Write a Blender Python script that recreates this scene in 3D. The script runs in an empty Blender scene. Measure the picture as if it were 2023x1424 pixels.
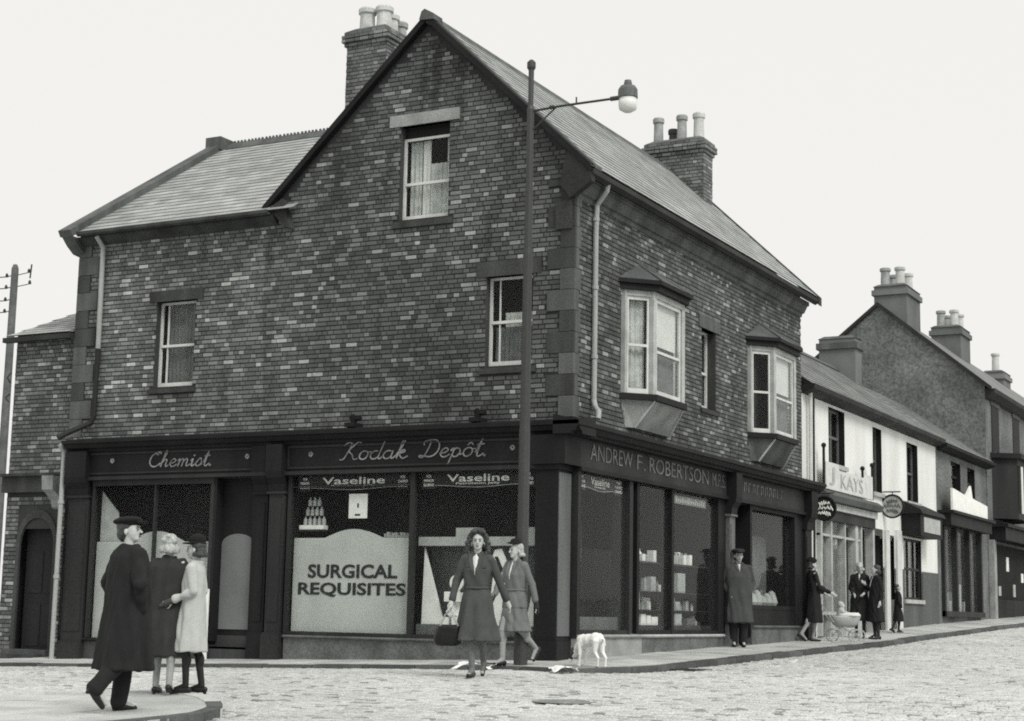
import bpy, bmesh, math, random
import numpy as np
from mathutils import Vector, Matrix

random.seed(11)
rng = np.random.default_rng(11)
sc = bpy.context.scene
COL = sc.collection

# ------------------------------------------------------------------ camera
RW = np.array([[0.88469432, -0.05395399, -0.46303879],
               [0.46576542, 0.14375899, 0.87315287],
               [0.0194559, -0.98814084, 0.15231266]])
CAMP = (10.80238, -22.34096, 0.64394)
cd = bpy.data.cameras.new('camera')
cam = bpy.data.objects.new('camera', cd)
COL.objects.link(cam)
cd.sensor_fit = 'HORIZONTAL'
cd.sensor_width = 36.0
cd.lens = 3245.0 / 2023.0 * 36.0
cd.clip_start = 0.1
cd.clip_end = 3000
m4 = Matrix.Identity(4)
for i in range(3):
    m4[i][0] = RW[i][0]
    m4[i][1] = -RW[i][1]
    m4[i][2] = -RW[i][2]
    m4[i][3] = CAMP[i]
cam.matrix_world = m4
sc.camera = cam

# ------------------------------------------------------------------ world, sun, exposure
SUN_EL, SUN_AZ = math.radians(46), math.radians(-28)      # azimuth from +X towards -Y
world = bpy.data.worlds.new('World')
sc.world = world
world.use_nodes = True
wn, wl = world.node_tree.nodes, world.node_tree.links
bg = wn['Background']
sky = wn.new('ShaderNodeTexSky')
sky.sky_type = 'NISHITA'
sky.sun_disc = False
sky.sun_elevation = SUN_EL
sky.sun_rotation = math.radians(90) - SUN_AZ
sky.dust_density = 4.0
bw = wn.new('ShaderNodeRGBToBW')
wl.new(sky.outputs[0], bw.inputs[0])
gain = wn.new('ShaderNodeMath'); gain.operation = 'MULTIPLY'; gain.inputs[1].default_value = 0.8
wl.new(bw.outputs[0], gain.inputs[0])
mx = wn.new('ShaderNodeMix'); mx.data_type = 'RGBA'
mx.inputs[0].default_value = 0.93                          # a closed overcast, nearly even
mx.inputs[7].default_value = (6.65, 6.57, 6.35, 1)
wl.new(gain.outputs[0], mx.inputs[6])
wl.new(mx.outputs[2], bg.inputs[0])
bg.inputs[1].default_value = 0.1

sl = bpy.data.lights.new('sun', 'SUN')
sl.energy = 1.5
sl.angle = math.radians(22)
sl.color = (1.0, 0.985, 0.95)
sun = bpy.data.objects.new('sun', sl)
COL.objects.link(sun)
sdir = Vector((math.cos(SUN_EL) * math.cos(SUN_AZ), math.cos(SUN_EL) * math.sin(SUN_AZ), math.sin(SUN_EL)))
sun.rotation_euler = sdir.to_track_quat('Z', 'Y').to_euler()

vs = sc.view_settings
vs.view_transform = 'Standard'
vs.look = 'None'
vs.exposure = 0.5
vs.gamma = 1.0
vs.use_curve_mapping = False
sc.render.engine = 'CYCLES'
sc.cycles.use_denoising = False
sc.cycles.max_bounces = 6
sc.cycles.transparent_max_bounces = 12
sc.cycles.filter_width = 1.9

# ------------------------------------------------------------------ materials
def tint(v):
    # silver print: shadows a little green, paper white a little warm
    t = min(max(v, 0), 1)
    return (v * (0.93 + 0.07 * t), v * (1.0 - 0.005 * t), v * (0.97 - 0.02 * t), 1)

def new_mat(name):
    m = bpy.data.materials.new(name)
    m.use_nodes = True
    nt = m.node_tree
    return m, nt, nt.nodes['Principled BSDF']

def mat(name, v, rough=.8, var=.2, scale=2.0, fine=.15, fscale=30, bump=0., bscale=60, spec=.3, metal=0., streak=False):
    m, nt, p = new_mat(name)
    n, l = nt.nodes, nt.links
    tc = n.new('ShaderNodeTexCoord')
    mp = n.new('ShaderNodeMapping')
    l.new(tc.outputs['Object'], mp.inputs[0])
    if streak:
        mp.inputs['Scale'].default_value = (1, 1, .16)
    n1 = n.new('ShaderNodeTexNoise'); n1.inputs['Scale'].default_value = scale; n1.inputs['Detail'].default_value = 4
    n2 = n.new('ShaderNodeTexNoise'); n2.inputs['Scale'].default_value = fscale; n2.inputs['Detail'].default_value = 3
    l.new(mp.outputs[0], n1.inputs['Vector']); l.new(tc.outputs['Object'], n2.inputs['Vector'])
    r1 = n.new('ShaderNodeMapRange'); r1.inputs[1].default_value = .3; r1.inputs[2].default_value = .7
    r1.inputs[3].default_value = 1 - var; r1.inputs[4].default_value = 1 + var
    r2 = n.new('ShaderNodeMapRange'); r2.inputs[1].default_value = .3; r2.inputs[2].default_value = .7
    r2.inputs[3].default_value = 1 - fine; r2.inputs[4].default_value = 1 + fine
    l.new(n1.outputs[0], r1.inputs[0]); l.new(n2.outputs[0], r2.inputs[0])
    mu = n.new('ShaderNodeMath'); mu.operation = 'MULTIPLY'
    l.new(r1.outputs[0], mu.inputs[0]); l.new(r2.outputs[0], mu.inputs[1])
    cm = n.new('ShaderNodeVectorMath'); cm.operation = 'SCALE'
    cm.inputs[0].default_value = tint(v)[:3]
    l.new(mu.outputs[0], cm.inputs['Scale'])
    l.new(cm.outputs[0], p.inputs['Base Color'])
    p.inputs['Roughness'].default_value = rough
    p.inputs['Specular IOR Level'].default_value = spec
    p.inputs['Metallic'].default_value = metal
    if bump:
        nb = n.new('ShaderNodeTexNoise'); nb.inputs['Scale'].default_value = bscale; nb.inputs['Detail'].default_value = 4
        l.new(tc.outputs['Object'], nb.inputs['Vector'])
        b = n.new('ShaderNodeBump'); b.inputs['Strength'].default_value = bump; b.inputs['Distance'].default_value = .02
        l.new(nb.outputs[0], b.inputs['Height']); l.new(b.outputs[0], p.inputs['Normal'])
    return m

def piece_mat(name, stops, rough=.85, soot=.35, sscale=.7, spec=.25, stain=None, bump=.3, streaky=False):
    """every piece (brick, slate, sett) takes its own tone from the ramp; soot is a slow stain over all of them"""
    m, nt, p = new_mat(name)
    n, l = nt.nodes, nt.links
    geo = n.new('ShaderNodeNewGeometry'); oi = n.new('ShaderNodeObjectInfo')
    ad = n.new('ShaderNodeMath'); ad.operation = 'ADD'
    l.new(geo.outputs['Random Per Island'], ad.inputs[0]); l.new(oi.outputs['Random'], ad.inputs[1])
    fr = n.new('ShaderNodeMath'); fr.operation = 'FRACT'; l.new(ad.outputs[0], fr.inputs[0])
    cr = n.new('ShaderNodeValToRGB')
    e = cr.color_ramp.elements
    e[0].position, e[0].color = stops[0][0], tint(stops[0][1])
    e[1].position, e[1].color = stops[-1][0], tint(stops[-1][1])
    for pos, v in stops[1:-1]:
        x = e.new(pos); x.color = tint(v)
    l.new(fr.outputs[0], cr.inputs[0])
    mp = n.new('ShaderNodeMapping'); l.new(geo.outputs['Position'], mp.inputs[0])
    if streaky:
        mp.inputs['Scale'].default_value = (1, 1, .35)
    n1 = n.new('ShaderNodeTexNoise'); n1.inputs['Scale'].default_value = sscale; n1.inputs['Detail'].default_value = 5
    n1.inputs['Roughness'].default_value = .6
    l.new(mp.outputs[0], n1.inputs['Vector'])
    r1 = n.new('ShaderNodeMapRange'); r1.inputs[1].default_value = .32; r1.inputs[2].default_value = .68
    r1.inputs[3].default_value = 1 - soot; r1.inputs[4].default_value = 1 + soot * .8
    l.new(n1.outputs[0], r1.inputs[0])
    n2 = n.new('ShaderNodeTexNoise'); n2.inputs['Scale'].default_value = 60; n2.inputs['Detail'].default_value = 4
    l.new(geo.outputs['Position'], n2.inputs['Vector'])
    r2 = n.new('ShaderNodeMapRange'); r2.inputs[1].default_value = .3; r2.inputs[2].default_value = .7
    r2.inputs[3].default_value = .72; r2.inputs[4].default_value = 1.28
    l.new(n2.outputs[0], r2.inputs[0])
    mu = n.new('ShaderNodeMath'); mu.operation = 'MULTIPLY'
    l.new(r1.outputs[0], mu.inputs[0]); l.new(r2.outputs[0], mu.inputs[1])
    if stain:
        # runs of soot washed down the wall
        mp2 = n.new('ShaderNodeMapping'); mp2.inputs['Scale'].default_value = (1, 1, .13); mp2.inputs['Location'].default_value = (3.1, 0, 0)
        l.new(geo.outputs['Position'], mp2.inputs[0])
        n3 = n.new('ShaderNodeTexNoise'); n3.inputs['Scale'].default_value = 2.1; n3.inputs['Detail'].default_value = 2
        l.new(mp2.outputs[0], n3.inputs['Vector'])
        r3 = n.new('ShaderNodeMapRange'); r3.inputs[1].default_value = .58; r3.inputs[2].default_value = .70
        r3.inputs[3].default_value = 1.0; r3.inputs[4].default_value = stain
        l.new(n3.outputs[0], r3.inputs[0])
        m3 = n.new('ShaderNodeMath'); m3.operation = 'MULTIPLY'
        l.new(mu.outputs[0], m3.inputs[0]); l.new(r3.outputs[0], m3.inputs[1]); mu = m3
    s = n.new('ShaderNodeVectorMath'); s.operation = 'SCALE'
    l.new(cr.outputs[0], s.inputs[0]); l.new(mu.outputs[0], s.inputs['Scale'])
    l.new(s.outputs[0], p.inputs['Base Color'])
    p.inputs['Roughness'].default_value = rough
    p.inputs['Specular IOR Level'].default_value = spec
    b = n.new('ShaderNodeBump'); b.inputs['Strength'].default_value = bump; b.inputs['Distance'].default_value = .01
    l.new(n2.outputs[0], b.inputs['Height']); l.new(b.outputs[0], p.inputs['Normal'])
    return m

def glass_mat(name, ior=1.3, dirt=.0):
    m = bpy.data.materials.new(name); m.use_nodes = True
    n, l = m.node_tree.nodes, m.node_tree.links
    n.remove(n['Principled BSDF'])
    out = n['Material Output']
    tr = n.new('ShaderNodeBsdfTransparent'); tr.inputs[0].default_value = (.955, .965, .96, 1)
    gl = n.new('ShaderNodeBsdfGlossy'); gl.inputs['Roughness'].default_value = .03
    fr = n.new('ShaderNodeFresnel')
    gg = n.new('ShaderNodeNewGeometry')
    iv = n.new('ShaderNodeMapRange'); iv.inputs[3].default_value = ior; iv.inputs[4].default_value = 1 / ior
    l.new(gg.outputs['Backfacing'], iv.inputs[0]); l.new(iv.outputs[0], fr.inputs[0])
    tc = n.new('ShaderNodeTexCoord')
    nz = n.new('ShaderNodeTexNoise'); nz.inputs['Scale'].default_value = 1.6
    l.new(tc.outputs['Object'], nz.inputs['Vector'])
    b = n.new('ShaderNodeBump'); b.inputs['Strength'].default_value = .06; b.inputs['Distance'].default_value = .05
    l.new(nz.outputs[0], b.inputs['Height']); l.new(b.outputs[0], gl.inputs['Normal'])
    mix = n.new('ShaderNodeMixShader')
    l.new(fr.outputs[0], mix.inputs[0]); l.new(tr.outputs[0], mix.inputs[1]); l.new(gl.outputs[0], mix.inputs[2])
    df = n.new('ShaderNodeBsdfDiffuse'); df.inputs[0].default_value = tint(.35)
    mix2 = n.new('ShaderNodeMixShader'); mix2.inputs[0].default_value = dirt
    l.new(mix.outputs[0], mix2.inputs[1]); l.new(df.outputs[0], mix2.inputs[2])
    l.new(mix2.outputs[0], out.inputs['Surface'])
    return m

BRK = [(0, .074), (.35, .104), (.65, .126), (.82, .152), (.91, .205), (.965, .29), (1, .38)]
M = dict(
    brick=piece_mat('sooty_brick', BRK, soot=.5, sscale=.5, streaky=True, stain=.45),
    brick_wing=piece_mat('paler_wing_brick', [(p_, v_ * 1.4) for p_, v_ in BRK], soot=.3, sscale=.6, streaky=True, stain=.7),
    brick_b=piece_mat('street_brick', [(p_, v_ * .95) for p_, v_ in BRK], soot=.3, sscale=.6, streaky=True),
    brick_annex=piece_mat('annex_brick', [(0, .09), (.35, .12), (.65, .16), (.84, .22), (.93, .3), (1, .42)], soot=.3),
    brick_chim=piece_mat('chimney_brick', [(0, .10), (.5, .15), (.85, .2), (1, .3)], soot=.25),
    mortar=mat('sooty_mortar', .042, .95, .3, .8, .3, 40),
    mortar_l=mat('chimney_mortar', .09, .95, .2, .8, .3, 40),
    slate=piece_mat('roof_slate', [(0, .29), (.4, .34), (.8, .38), (1, .43)], rough=.65, soot=.22, sscale=1.6, spec=.4, bump=.15),
    slate_d=piece_mat('dark_slate', [(0, .15), (.5, .19), (1, .25)], rough=.6, soot=.3, spec=.5, bump=.15),
    sett=piece_mat('granite_sett', [(0, .22), (.05, .27), (.085, .46), (.5, .53), (1, .59)], rough=.36, soot=.16, sscale=.35, spec=.5, bump=.5),
    flag=piece_mat('sandstone_flag', [(0, .42), (.5, .5), (1, .56)], rough=.6, soot=.25, sscale=1.2, spec=.4, bump=.2),
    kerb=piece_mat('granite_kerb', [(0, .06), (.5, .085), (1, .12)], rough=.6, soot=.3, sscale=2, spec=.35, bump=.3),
    asphalt=mat('worn_asphalt', .46, .42, .25, .6, .25, 45, bump=.4, bscale=70, spec=.45),
    joint=mat('sett_joint_grit', .11, .9, .3, 3, .3, 60),
    earth=mat('far_ground', .2, .9, .3, .05, .2, 2),
    stone=mat('sandstone', .105, .85, .35, 3, .25, 40, bump=.3, streak=True),
    stone_d=mat('sooted_sandstone', .055, .9, .4, 2.5, .3, 40, bump=.3, streak=True),
    stone_l=mat('pale_sandstone', .3, .85, .25, 3, .2, 40, bump=.2),
    wood_d=mat('dark_shopfront_paint', .015, .6, .35, 1.6, .25, 35, spec=.15, streak=True),
    wood_m=mat('faded_shopfront_paint', .032, .6, .35, 1.6, .25, 35, spec=.15, streak=True),
    wood_g=mat('grey_pilaster_paint', .115, .55, .25, 2.2, .2, 30, spec=.35, streak=True),
    riser=mat('stall_riser_stone', .12, .7, .3, 2.4, .3, 30, bump=.2),
    white_p=mat('white_window_paint', .62, .5, .12, 4, .08, 40),
    grey_p=mat('weathered_white_paint', .42, .6, .2, 4, .12, 40),
    iron=mat('painted_iron', .045, .5, .3, 4, .2, 40, spec=.4),
    iron_g=mat('grey_painted_iron', .045, .5, .25, 2.5, .2, 40, spec=.4, streak=True),
    iron_l=mat('pale_painted_iron', .36, .5, .2, 2.5, .15, 40, spec=.4, streak=True),
    lead=mat('lead_sheet', .10, .6, .3, 2, .2, 20, spec=.4),
    pot=mat('clay_pot', .34, .8, .3, 5, .2, 40),
    pot_l=mat('pale_clay_pot', .55, .8, .2, 5, .15, 40),
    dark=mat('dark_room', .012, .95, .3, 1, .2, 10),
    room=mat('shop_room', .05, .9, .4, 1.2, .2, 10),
    net=mat('net_curtain', .55, .95, .25, 6, .25, 60),
    blind=mat('white_blind', .72, .9, .06, 3, .05, 40),
    board=mat('frosted_board', .5, .7, .1, 1.5, .1, 60),
    board_d=mat('dull_frosted_board', .17, .7, .15, 1.5, .12, 60),
    card=mat('white_card', .86, .7, .08, 5, .05, 40),
    card_g=mat('grey_card', .42, .8, .15, 5, .1, 40),
    ink=mat('black_lettering', .02, .6, .1, 5, .1, 40),
    gold=mat('faded_gilt_letter', .26, .5, .45, 6, .3, 30),
    gold_d=mat('worn_gilt_letter', .13, .5, .5, 5, .4, 30),
    white_l=mat('white_lettering', .85, .6, .1, 5, .1, 40),
    limewash=mat('whitewashed_render', .76, .85, .12, 1.2, .08, 30, bump=.1, streak=True),
    render_d=mat('grey_render', .10, .85, .25, 1.2, .2, 30, bump=.2, streak=True),
    gable_far=mat('old_brick_gable', .15, .9, .35, .9, .4, 14),
    wood_pole=mat('tarred_pole', .14, .9, .25, 4, .2, 30),
    globe=mat('opal_glass', .75, .15, .05, 5, .03, 30, spec=.5),
    skin=mat('skin', .48, .6, .08, 20, .05, 60),
    skin_g=mat('stocking', .16, .7, .1, 20, .08, 60),
    stock_l=mat('pale_stocking', .30, .7, .1, 20, .08, 60),
    coat_k=mat('black_wool', .016, .9, .12, 5, .3, 160),
    coat_d=mat('dark_wool', .032, .9, .12, 5, .3, 160),
    coat_g=mat('grey_tweed', .062, .9, .12, 5, .3, 160),
    suit=mat('grey_herringbone', .155, .9, .12, 5, .3, 160),
    dress=mat('dark_grey_cloth', .068, .85, .12, 5, .3, 160),
    pale=mat('pale_coat_cloth', .46, .85, .06, 9, .1, 80),
    blouse=mat('white_blouse', .66, .8, .06, 12, .05, 60),
    hair_d=mat('dark_hair', .05, .45, .5, 30, .5, 120),
    hair_l=mat('fair_hair', .40, .6, .3, 40, .35, 120),
    felt=mat('black_felt', .010, .9, .2, 12, .2, 60),
    leather=mat('black_leather', .014, .4, .2, 12, .2, 60),
    feature=mat('eye_and_mouth_tone', .10, .8, .1, 30, .1, 60),  # dark tone of eyes and mouth
    paper=mat('litter_paper', .82, .8, .05, 8, .04, 60),
    hide=mat('white_fur', .80, .9, .06, 14, .08, 90),
    hide_d=mat('dark_fur', .05, .9, .2, 14, .2, 90),
    glass=glass_mat('window_glass', 1.2, .01),
    glass_b=glass_mat('street_shop_glass', 1.11, .016),
    glass_s=glass_mat('shop_glass', 1.06, .014),
)

# ------------------------------------------------------------------ mesh helpers
class Fr:
    """a vertical plane: u runs to the right along it, n stands out of it"""
    def __init__(s, o, u, n):
        s.o, s.u, s.n = np.array(o, float), np.array(u, float), np.array(n, float)
        s.u /= np.linalg.norm(s.u); s.n /= np.linalg.norm(s.n)
    def P(s, u, n, z):
        return tuple(s.o + s.u * u + s.n * n + np.array((0, 0, z)))

FA = Fr((0, 0, 0), (1, 0, 0), (0, -1, 0))
FB = Fr((0, 0, 0), (0, 1, 0), (1, 0, 0))

class MB:
    def __init__(s):
        s.v, s.f = [], []
    def hexa(s, p):
        b = len(s.v); s.v += [tuple(q) for q in p]
        s.f += [(b, b+3, b+2, b+1), (b+4, b+5, b+6, b+7), (b, b+1, b+5, b+4), (b+1, b+2, b+6, b+5), (b+2, b+3, b+7, b+6), (b+3, b, b+4, b+7)]
        return s
    def box(s, x0, x1, y0, y1, z0, z1):
        return s.hexa([(x0, y0, z0), (x1, y0, z0), (x1, y1, z0), (x0, y1, z0), (x0, y0, z1), (x1, y0, z1), (x1, y1, z1), (x0, y1, z1)])
    def fb(s, F, u0, u1, n0, n1, z0, z1, dz=0.):
        """box in a frame; dz lifts the u1 end of its foot (ground that rises)"""
        P = F.P
        return s.hexa([P(u0, n0, z0), P(u1, n0, z0 + dz), P(u1, n1, z0 + dz), P(u0, n1, z0), P(u0, n0, z1), P(u1, n0, z1), P(u1, n1, z1), P(u0, n1, z1)])
    def prism(s, pts, d):
        b, k = len(s.v), len(pts)
        s.v += [tuple(p) for p in pts] + [tuple(np.array(p) + np.array(d)) for p in pts]
        s.f += [tuple(range(b, b + k)), tuple(range(b + 2*k - 1, b + k - 1, -1))]
        for i in range(k):
            j = (i + 1) % k
            s.f.append((b + i, b + j, b + k + j, b + k + i))
        return s
    def profile(s, F, u0, u1, prof):
        """prof: closed list of (n, z), swept from u0 to u1"""
        a = [F.P(u0, n, z) for n, z in prof]
        return s.prism(a, F.u * (u1 - u0))
    def face(s, pts):
        b = len(s.v); s.v += [tuple(p) for p in pts]; s.f.append(tuple(range(b, b + len(pts)))); return s
    def tube(s, path, r, k=8, cap=True):
        path = [np.array(p, float) for p in path]
        rs = r if hasattr(r, '__len__') else [r] * len(path)
        b = len(s.v)
        up0 = None
        for i, p in enumerate(path):
            t = path[min(i+1, len(path)-1)] - path[max(i-1, 0)]
            t = t / (np.linalg.norm(t) + 1e-9)
            if up0 is None:
                up0 = np.array((0, 0, 1.)) if abs(t[2]) < .9 else np.array((1., 0, 0))
            a = np.cross(t, up0); a /= np.linalg.norm(a) + 1e-9
            c = np.cross(a, t); up0 = c
            for j in range(k):
                w = 2 * math.pi * j / k
                s.v.append(tuple(p + rs[i] * (a * math.cos(w) + c * math.sin(w))))
        for i in range(len(path) - 1):
            for j in range(k):
                j2 = (j + 1) % k
                s.f.append((b + i*k + j, b + i*k + j2, b + (i+1)*k + j2, b + (i+1)*k + j))
        if cap:
            s.f.append(tuple(b + j for j in range(k))[::-1])
            s.f.append(tuple(b + (len(path)-1)*k + j for j in range(k)))
        return s
    def lathe(s, c, prof, k=16, ax=None):
        """prof: list of (r, h) along z (or along ax)"""
        c = np.array(c, float)
        az = np.array((0, 0, 1.)) if ax is None else np.array(ax, float) / np.linalg.norm(ax)
        t = np.array((1., 0, 0)) if abs(az[0]) < .9 else np.array((0, 1., 0))
        a = np.cross(az, t); a /= np.linalg.norm(a); d = np.cross(az, a)
        b = len(s.v)
        for r, h in prof:
            for j in range(k):
                w = 2 * math.pi * j / k
                s.v.append(tuple(c + az * h + r * (a * math.cos(w) + d * math.sin(w))))
        for i in range(len(prof) - 1):
            for j in range(k):
                j2 = (j + 1) % k
                s.f.append((b + i*k + j, b + i*k + j2, b + (i+1)*k + j2, b + (i+1)*k + j))
        s.f.append(tuple(b + j for j in range(k))[::-1]); s.f.append(tuple(b + (len(prof)-1)*k + j for j in range(k)))
        return s
    def ball(s, c, r, k=12, rot=None):
        """ellipsoid"""
        c = np.array(c, float); r = np.array(r if hasattr(r, '__len__') else (r, r, r), float)
        b = len(s.v); h = k // 2
        for i in range(1, h):
            ph = math.pi * i / h
            for j in range(k):
                th = 2 * math.pi * j / k
                q = np.array((math.sin(ph)*math.cos(th), math.sin(ph)*math.sin(th), math.cos(ph))) * r
                if rot is not None: q = rot @ q
                s.v.append(tuple(c + q))
        q1, q2 = np.array((0, 0, r[2])), np.array((0, 0, -r[2]))
        if rot is not None: q1, q2 = rot @ q1, rot @ q2
        s.v += [tuple(c + q1), tuple(c + q2)]
        t, u = len(s.v) - 2, len(s.v) - 1
        for i in range(h - 2):
            for j in range(k):
                j2 = (j + 1) % k
                s.f.append((b + i*k + j, b + (i+1)*k + j, b + (i+1)*k + j2, b + i*k + j2))
        for j in range(k):
            j2 = (j + 1) % k
            s.f.append((t, b + j, b + j2)); s.f.append((u, b + (h-2)*k + j2, b + (h-2)*k + j))
        return s
    def caps(s, p0, p1, r0, r1=None, k=12):
        """tapered limb with round ends, closed"""
        r1 = r0 if r1 is None else r1
        p0, p1 = np.array(p0, float), np.array(p1, float)
        d = p1 - p0; L = np.linalg.norm(d); d = d / (L + 1e-9)
        path, rr = [], []
        for a in (-80, -50, -20):
            path.append(p0 + d * r0 * math.sin(math.radians(a))); rr.append(r0 * math.cos(math.radians(a)))
        for a in (20, 50, 80):
            path.append(p1 + d * r1 * math.sin(math.radians(a))); rr.append(r1 * math.cos(math.radians(a)))
        return s.tube(path, rr, k)
    def mesh(s, name, recalc=True, smooth=False):
        me = bpy.data.meshes.new(name)
        me.from_pydata(s.v, [], s.f)
        if recalc:
            bm = bmesh.new(); bm.from_mesh(me)
            bmesh.ops.recalc_face_normals(bm, faces=bm.faces)
            bm.to_mesh(me); bm.free()
        if smooth:
            me.polygons.foreach_set('use_smooth', [True] * len(me.polygons))
        me.update()
        return me
    def build(s, name, m, parent=None, kind=None, smooth=False, recalc=True, label=None):
        return link(name, s.mesh(name, recalc, smooth), m, parent, kind, label)

WORLD_EMPTY = {}
def link(name, me, m, parent=None, kind=None, label=None):
    o = bpy.data.objects.new(name, me)
    if m is not None and len(me.materials) == 0:
        me.materials.append(M[m] if isinstance(m, str) else m)
    COL.objects.link(o)
    if parent is not None:
        o.parent = parent
        if parent.name in WORLD_EMPTY:
            o.matrix_parent_inverse = Matrix.Translation(-Vector(WORLD_EMPTY[parent.name]))
    if kind: o['kind'] = kind
    if label: o['label'] = label
    return o

def tag(o, label, cat, group=None):
    o['label'], o['category'] = label, cat
    if group: o['group'] = group
    return o

def thing(name, label, cat, loc=(0, 0, 0), group=None, world=True):
    o = bpy.data.objects.new(name, None)
    o.empty_display_size = .2
    COL.objects.link(o)
    o.location = loc
    if world: WORLD_EMPTY[o.name] = tuple(loc)
    return tag(o, label, cat, group)

def remesh(mb, name, vox=.012, smooth=4, fac=.5, crease=0., seed=0):
    me = mb.mesh(name + '_raw')
    o = bpy.data.objects.new(name + '_raw', me)
    COL.objects.link(o)
    a = o.modifiers.new('r', 'REMESH'); a.mode = 'VOXEL'; a.voxel_size = vox
    if smooth:
        b = o.modifiers.new('s', 'SMOOTH'); b.iterations = smooth; b.factor = fac
    dg = bpy.context.evaluated_depsgraph_get()
    dg.update()
    res = bpy.data.meshes.new_from_object(o.evaluated_get(dg))
    bpy.data.objects.remove(o); bpy.data.meshes.remove(me)
    res.name = name
    res.materials.clear()
    if crease:
        # hanging folds and diagonal pulls in the cloth
        k = len(res.vertices)
        co = np.empty(k*3, np.float32); no = np.empty(k*3, np.float32)
        res.vertices.foreach_get('co', co); res.vertices.foreach_get('normal', no)
        co = co.reshape(-1, 3); no = no.reshape(-1, 3)
        r_ = np.random.default_rng(seed + 5)
        dsp = np.zeros(k, np.float32)
        for i in range(9):
            d = r_.normal(size=3); d[2] *= .14; d /= np.linalg.norm(d)
            f_ = r_.uniform(26, 70)
            w_ = np.sin(co @ (r_.normal(size=3) * 5) + r_.uniform(0, 6)) * .5 + .5
            dsp += w_ * (np.abs(np.sin(co @ d * f_ * .5 + r_.uniform(0, 6) + .8*np.sin(co[:, 2] * 6 + i)))**1.5 - .5)
        co += no * (dsp * crease / 2.2)[:, None]
        res.vertices.foreach_set('co', co.reshape(-1))
        res.update()
    res.polygons.foreach_set('use_smooth', [True] * len(res.polygons))
    return res

def clip(poly, a, b, c):
    """keep a*u + b*z <= c"""
    out = []
    for i in range(len(poly)):
        p, q = poly[i], poly[(i + 1) % len(poly)]
        dp, dq = a*p[0] + b*p[1] - c, a*q[0] + b*q[1] - c
        if dp <= 0: out.append(p)
        if dp * dq < 0:
            t = dp / (dp - dq)
            out.append((p[0] + t*(q[0]-p[0]), p[1] + t*(q[1]-p[1])))
    return out

def sheet(mb, F, u0, u1, z0, z1, holes, n=0., planes=()):
    us = sorted(set([u0, u1] + [h[i] for h in holes for i in (0, 1) if u0 < h[i] < u1]))
    zs = sorted(set([z0, z1] + [h[i] for h in holes for i in (2, 3) if z0 < h[i] < z1]))
    for a, b in zip(us, us[1:]):
        for c, d in zip(zs, zs[1:]):
            mu, mz = (a+b)/2, (c+d)/2
            if any(h[0] < mu < h[1] and h[2] < mz < h[3] for h in holes): continue
            poly = [(a, c), (b, c), (b, d), (a, d)]
            for pl in planes:
                poly = clip(poly, *pl)
                if len(poly) < 3: break
            if len(poly) >= 3:
                mb.face([F.P(u, n, z) for u, z in poly])
    return mb

def brick_list(u0, u1, z0, z1, holes, inside=None, course=.0765, L=.222, seed=1):
    r = random.Random(seed)
    out = []
    row = 0
    z = z0
    while z + course * .6 < z1:
        l = L
        u = u0 - (L * .75 if row % 2 else 0) - r.random() * .02
        kq = 0
        zc = z + course / 2
        cuts = sorted([(h[0], h[1]) for h in holes if h[2] < zc < h[3]])
        while u < u1:
            kq += 1
            ll = L * (.5 if (kq % 2) != (r.random() < .08) else .98)
            a, b = max(u, u0), min(u + ll, u1)
            segs = [(a, b)]
            for c0, c1 in cuts:
                ns = []
                for s0, s1 in segs:
                    if c1 <= s0 or c0 >= s1: ns.append((s0, s1)); continue
                    if c0 > s0: ns.append((s0, c0))
                    if c1 < s1: ns.append((c1, s1))
                segs = ns
            for s0, s1 in segs:
                if s1 - s0 < .05: continue
                if inside and not (inside(s0, z + course) and inside(s1, z + course)): continue
                out.append((s0 + .005, s1 - .005, z + .005 + r.uniform(-.001, .001), z + course - .006, .009 + r.random() * .008))
            u += ll
        z += course; row += 1
    return out

def bricks_joined(mb, F, lst, n0=-.01):
    for a, b, c, d, p in lst:
        i = len(mb.v); P = F.P
        e = .004
        mb.v += [P(a, n0, c), P(b, n0, c), P(b, n0, d), P(a, n0, d), P(a + e, p, c + e), P(b - e, p, c + e), P(b - e, p, d - e), P(a + e, p, d - e)]
        mb.f += [(i+4, i+5, i+6, i+7), (i, i+1, i+5, i+4), (i+1, i+2, i+6, i+5), (i+2, i+3, i+7, i+6), (i+3, i, i+4, i+7)]

def bricks_single(F, lst, m, parent):
    """each brick an object; alike bricks share a mesh"""
    cache = {}
    for a, b, c, d, p in lst:
        key = (round((b - a) / .02), round((p - .009) / .004))
        if key not in cache:
            q = MB(); w = key[0] * .02; h = d - c; pr = .009 + key[1] * .004
            bricks_joined(q, Fr((0, 0, 0), F.u, F.n), [(-w/2, w/2, -h/2, h/2, pr)])
            cache[key] = q.mesh('brick'); cache[key].materials.append(M[m])
        o = link('brick', cache[key], None, parent)
        o.location = F.P((a + b)/2, 0, (c + d)/2)

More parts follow.
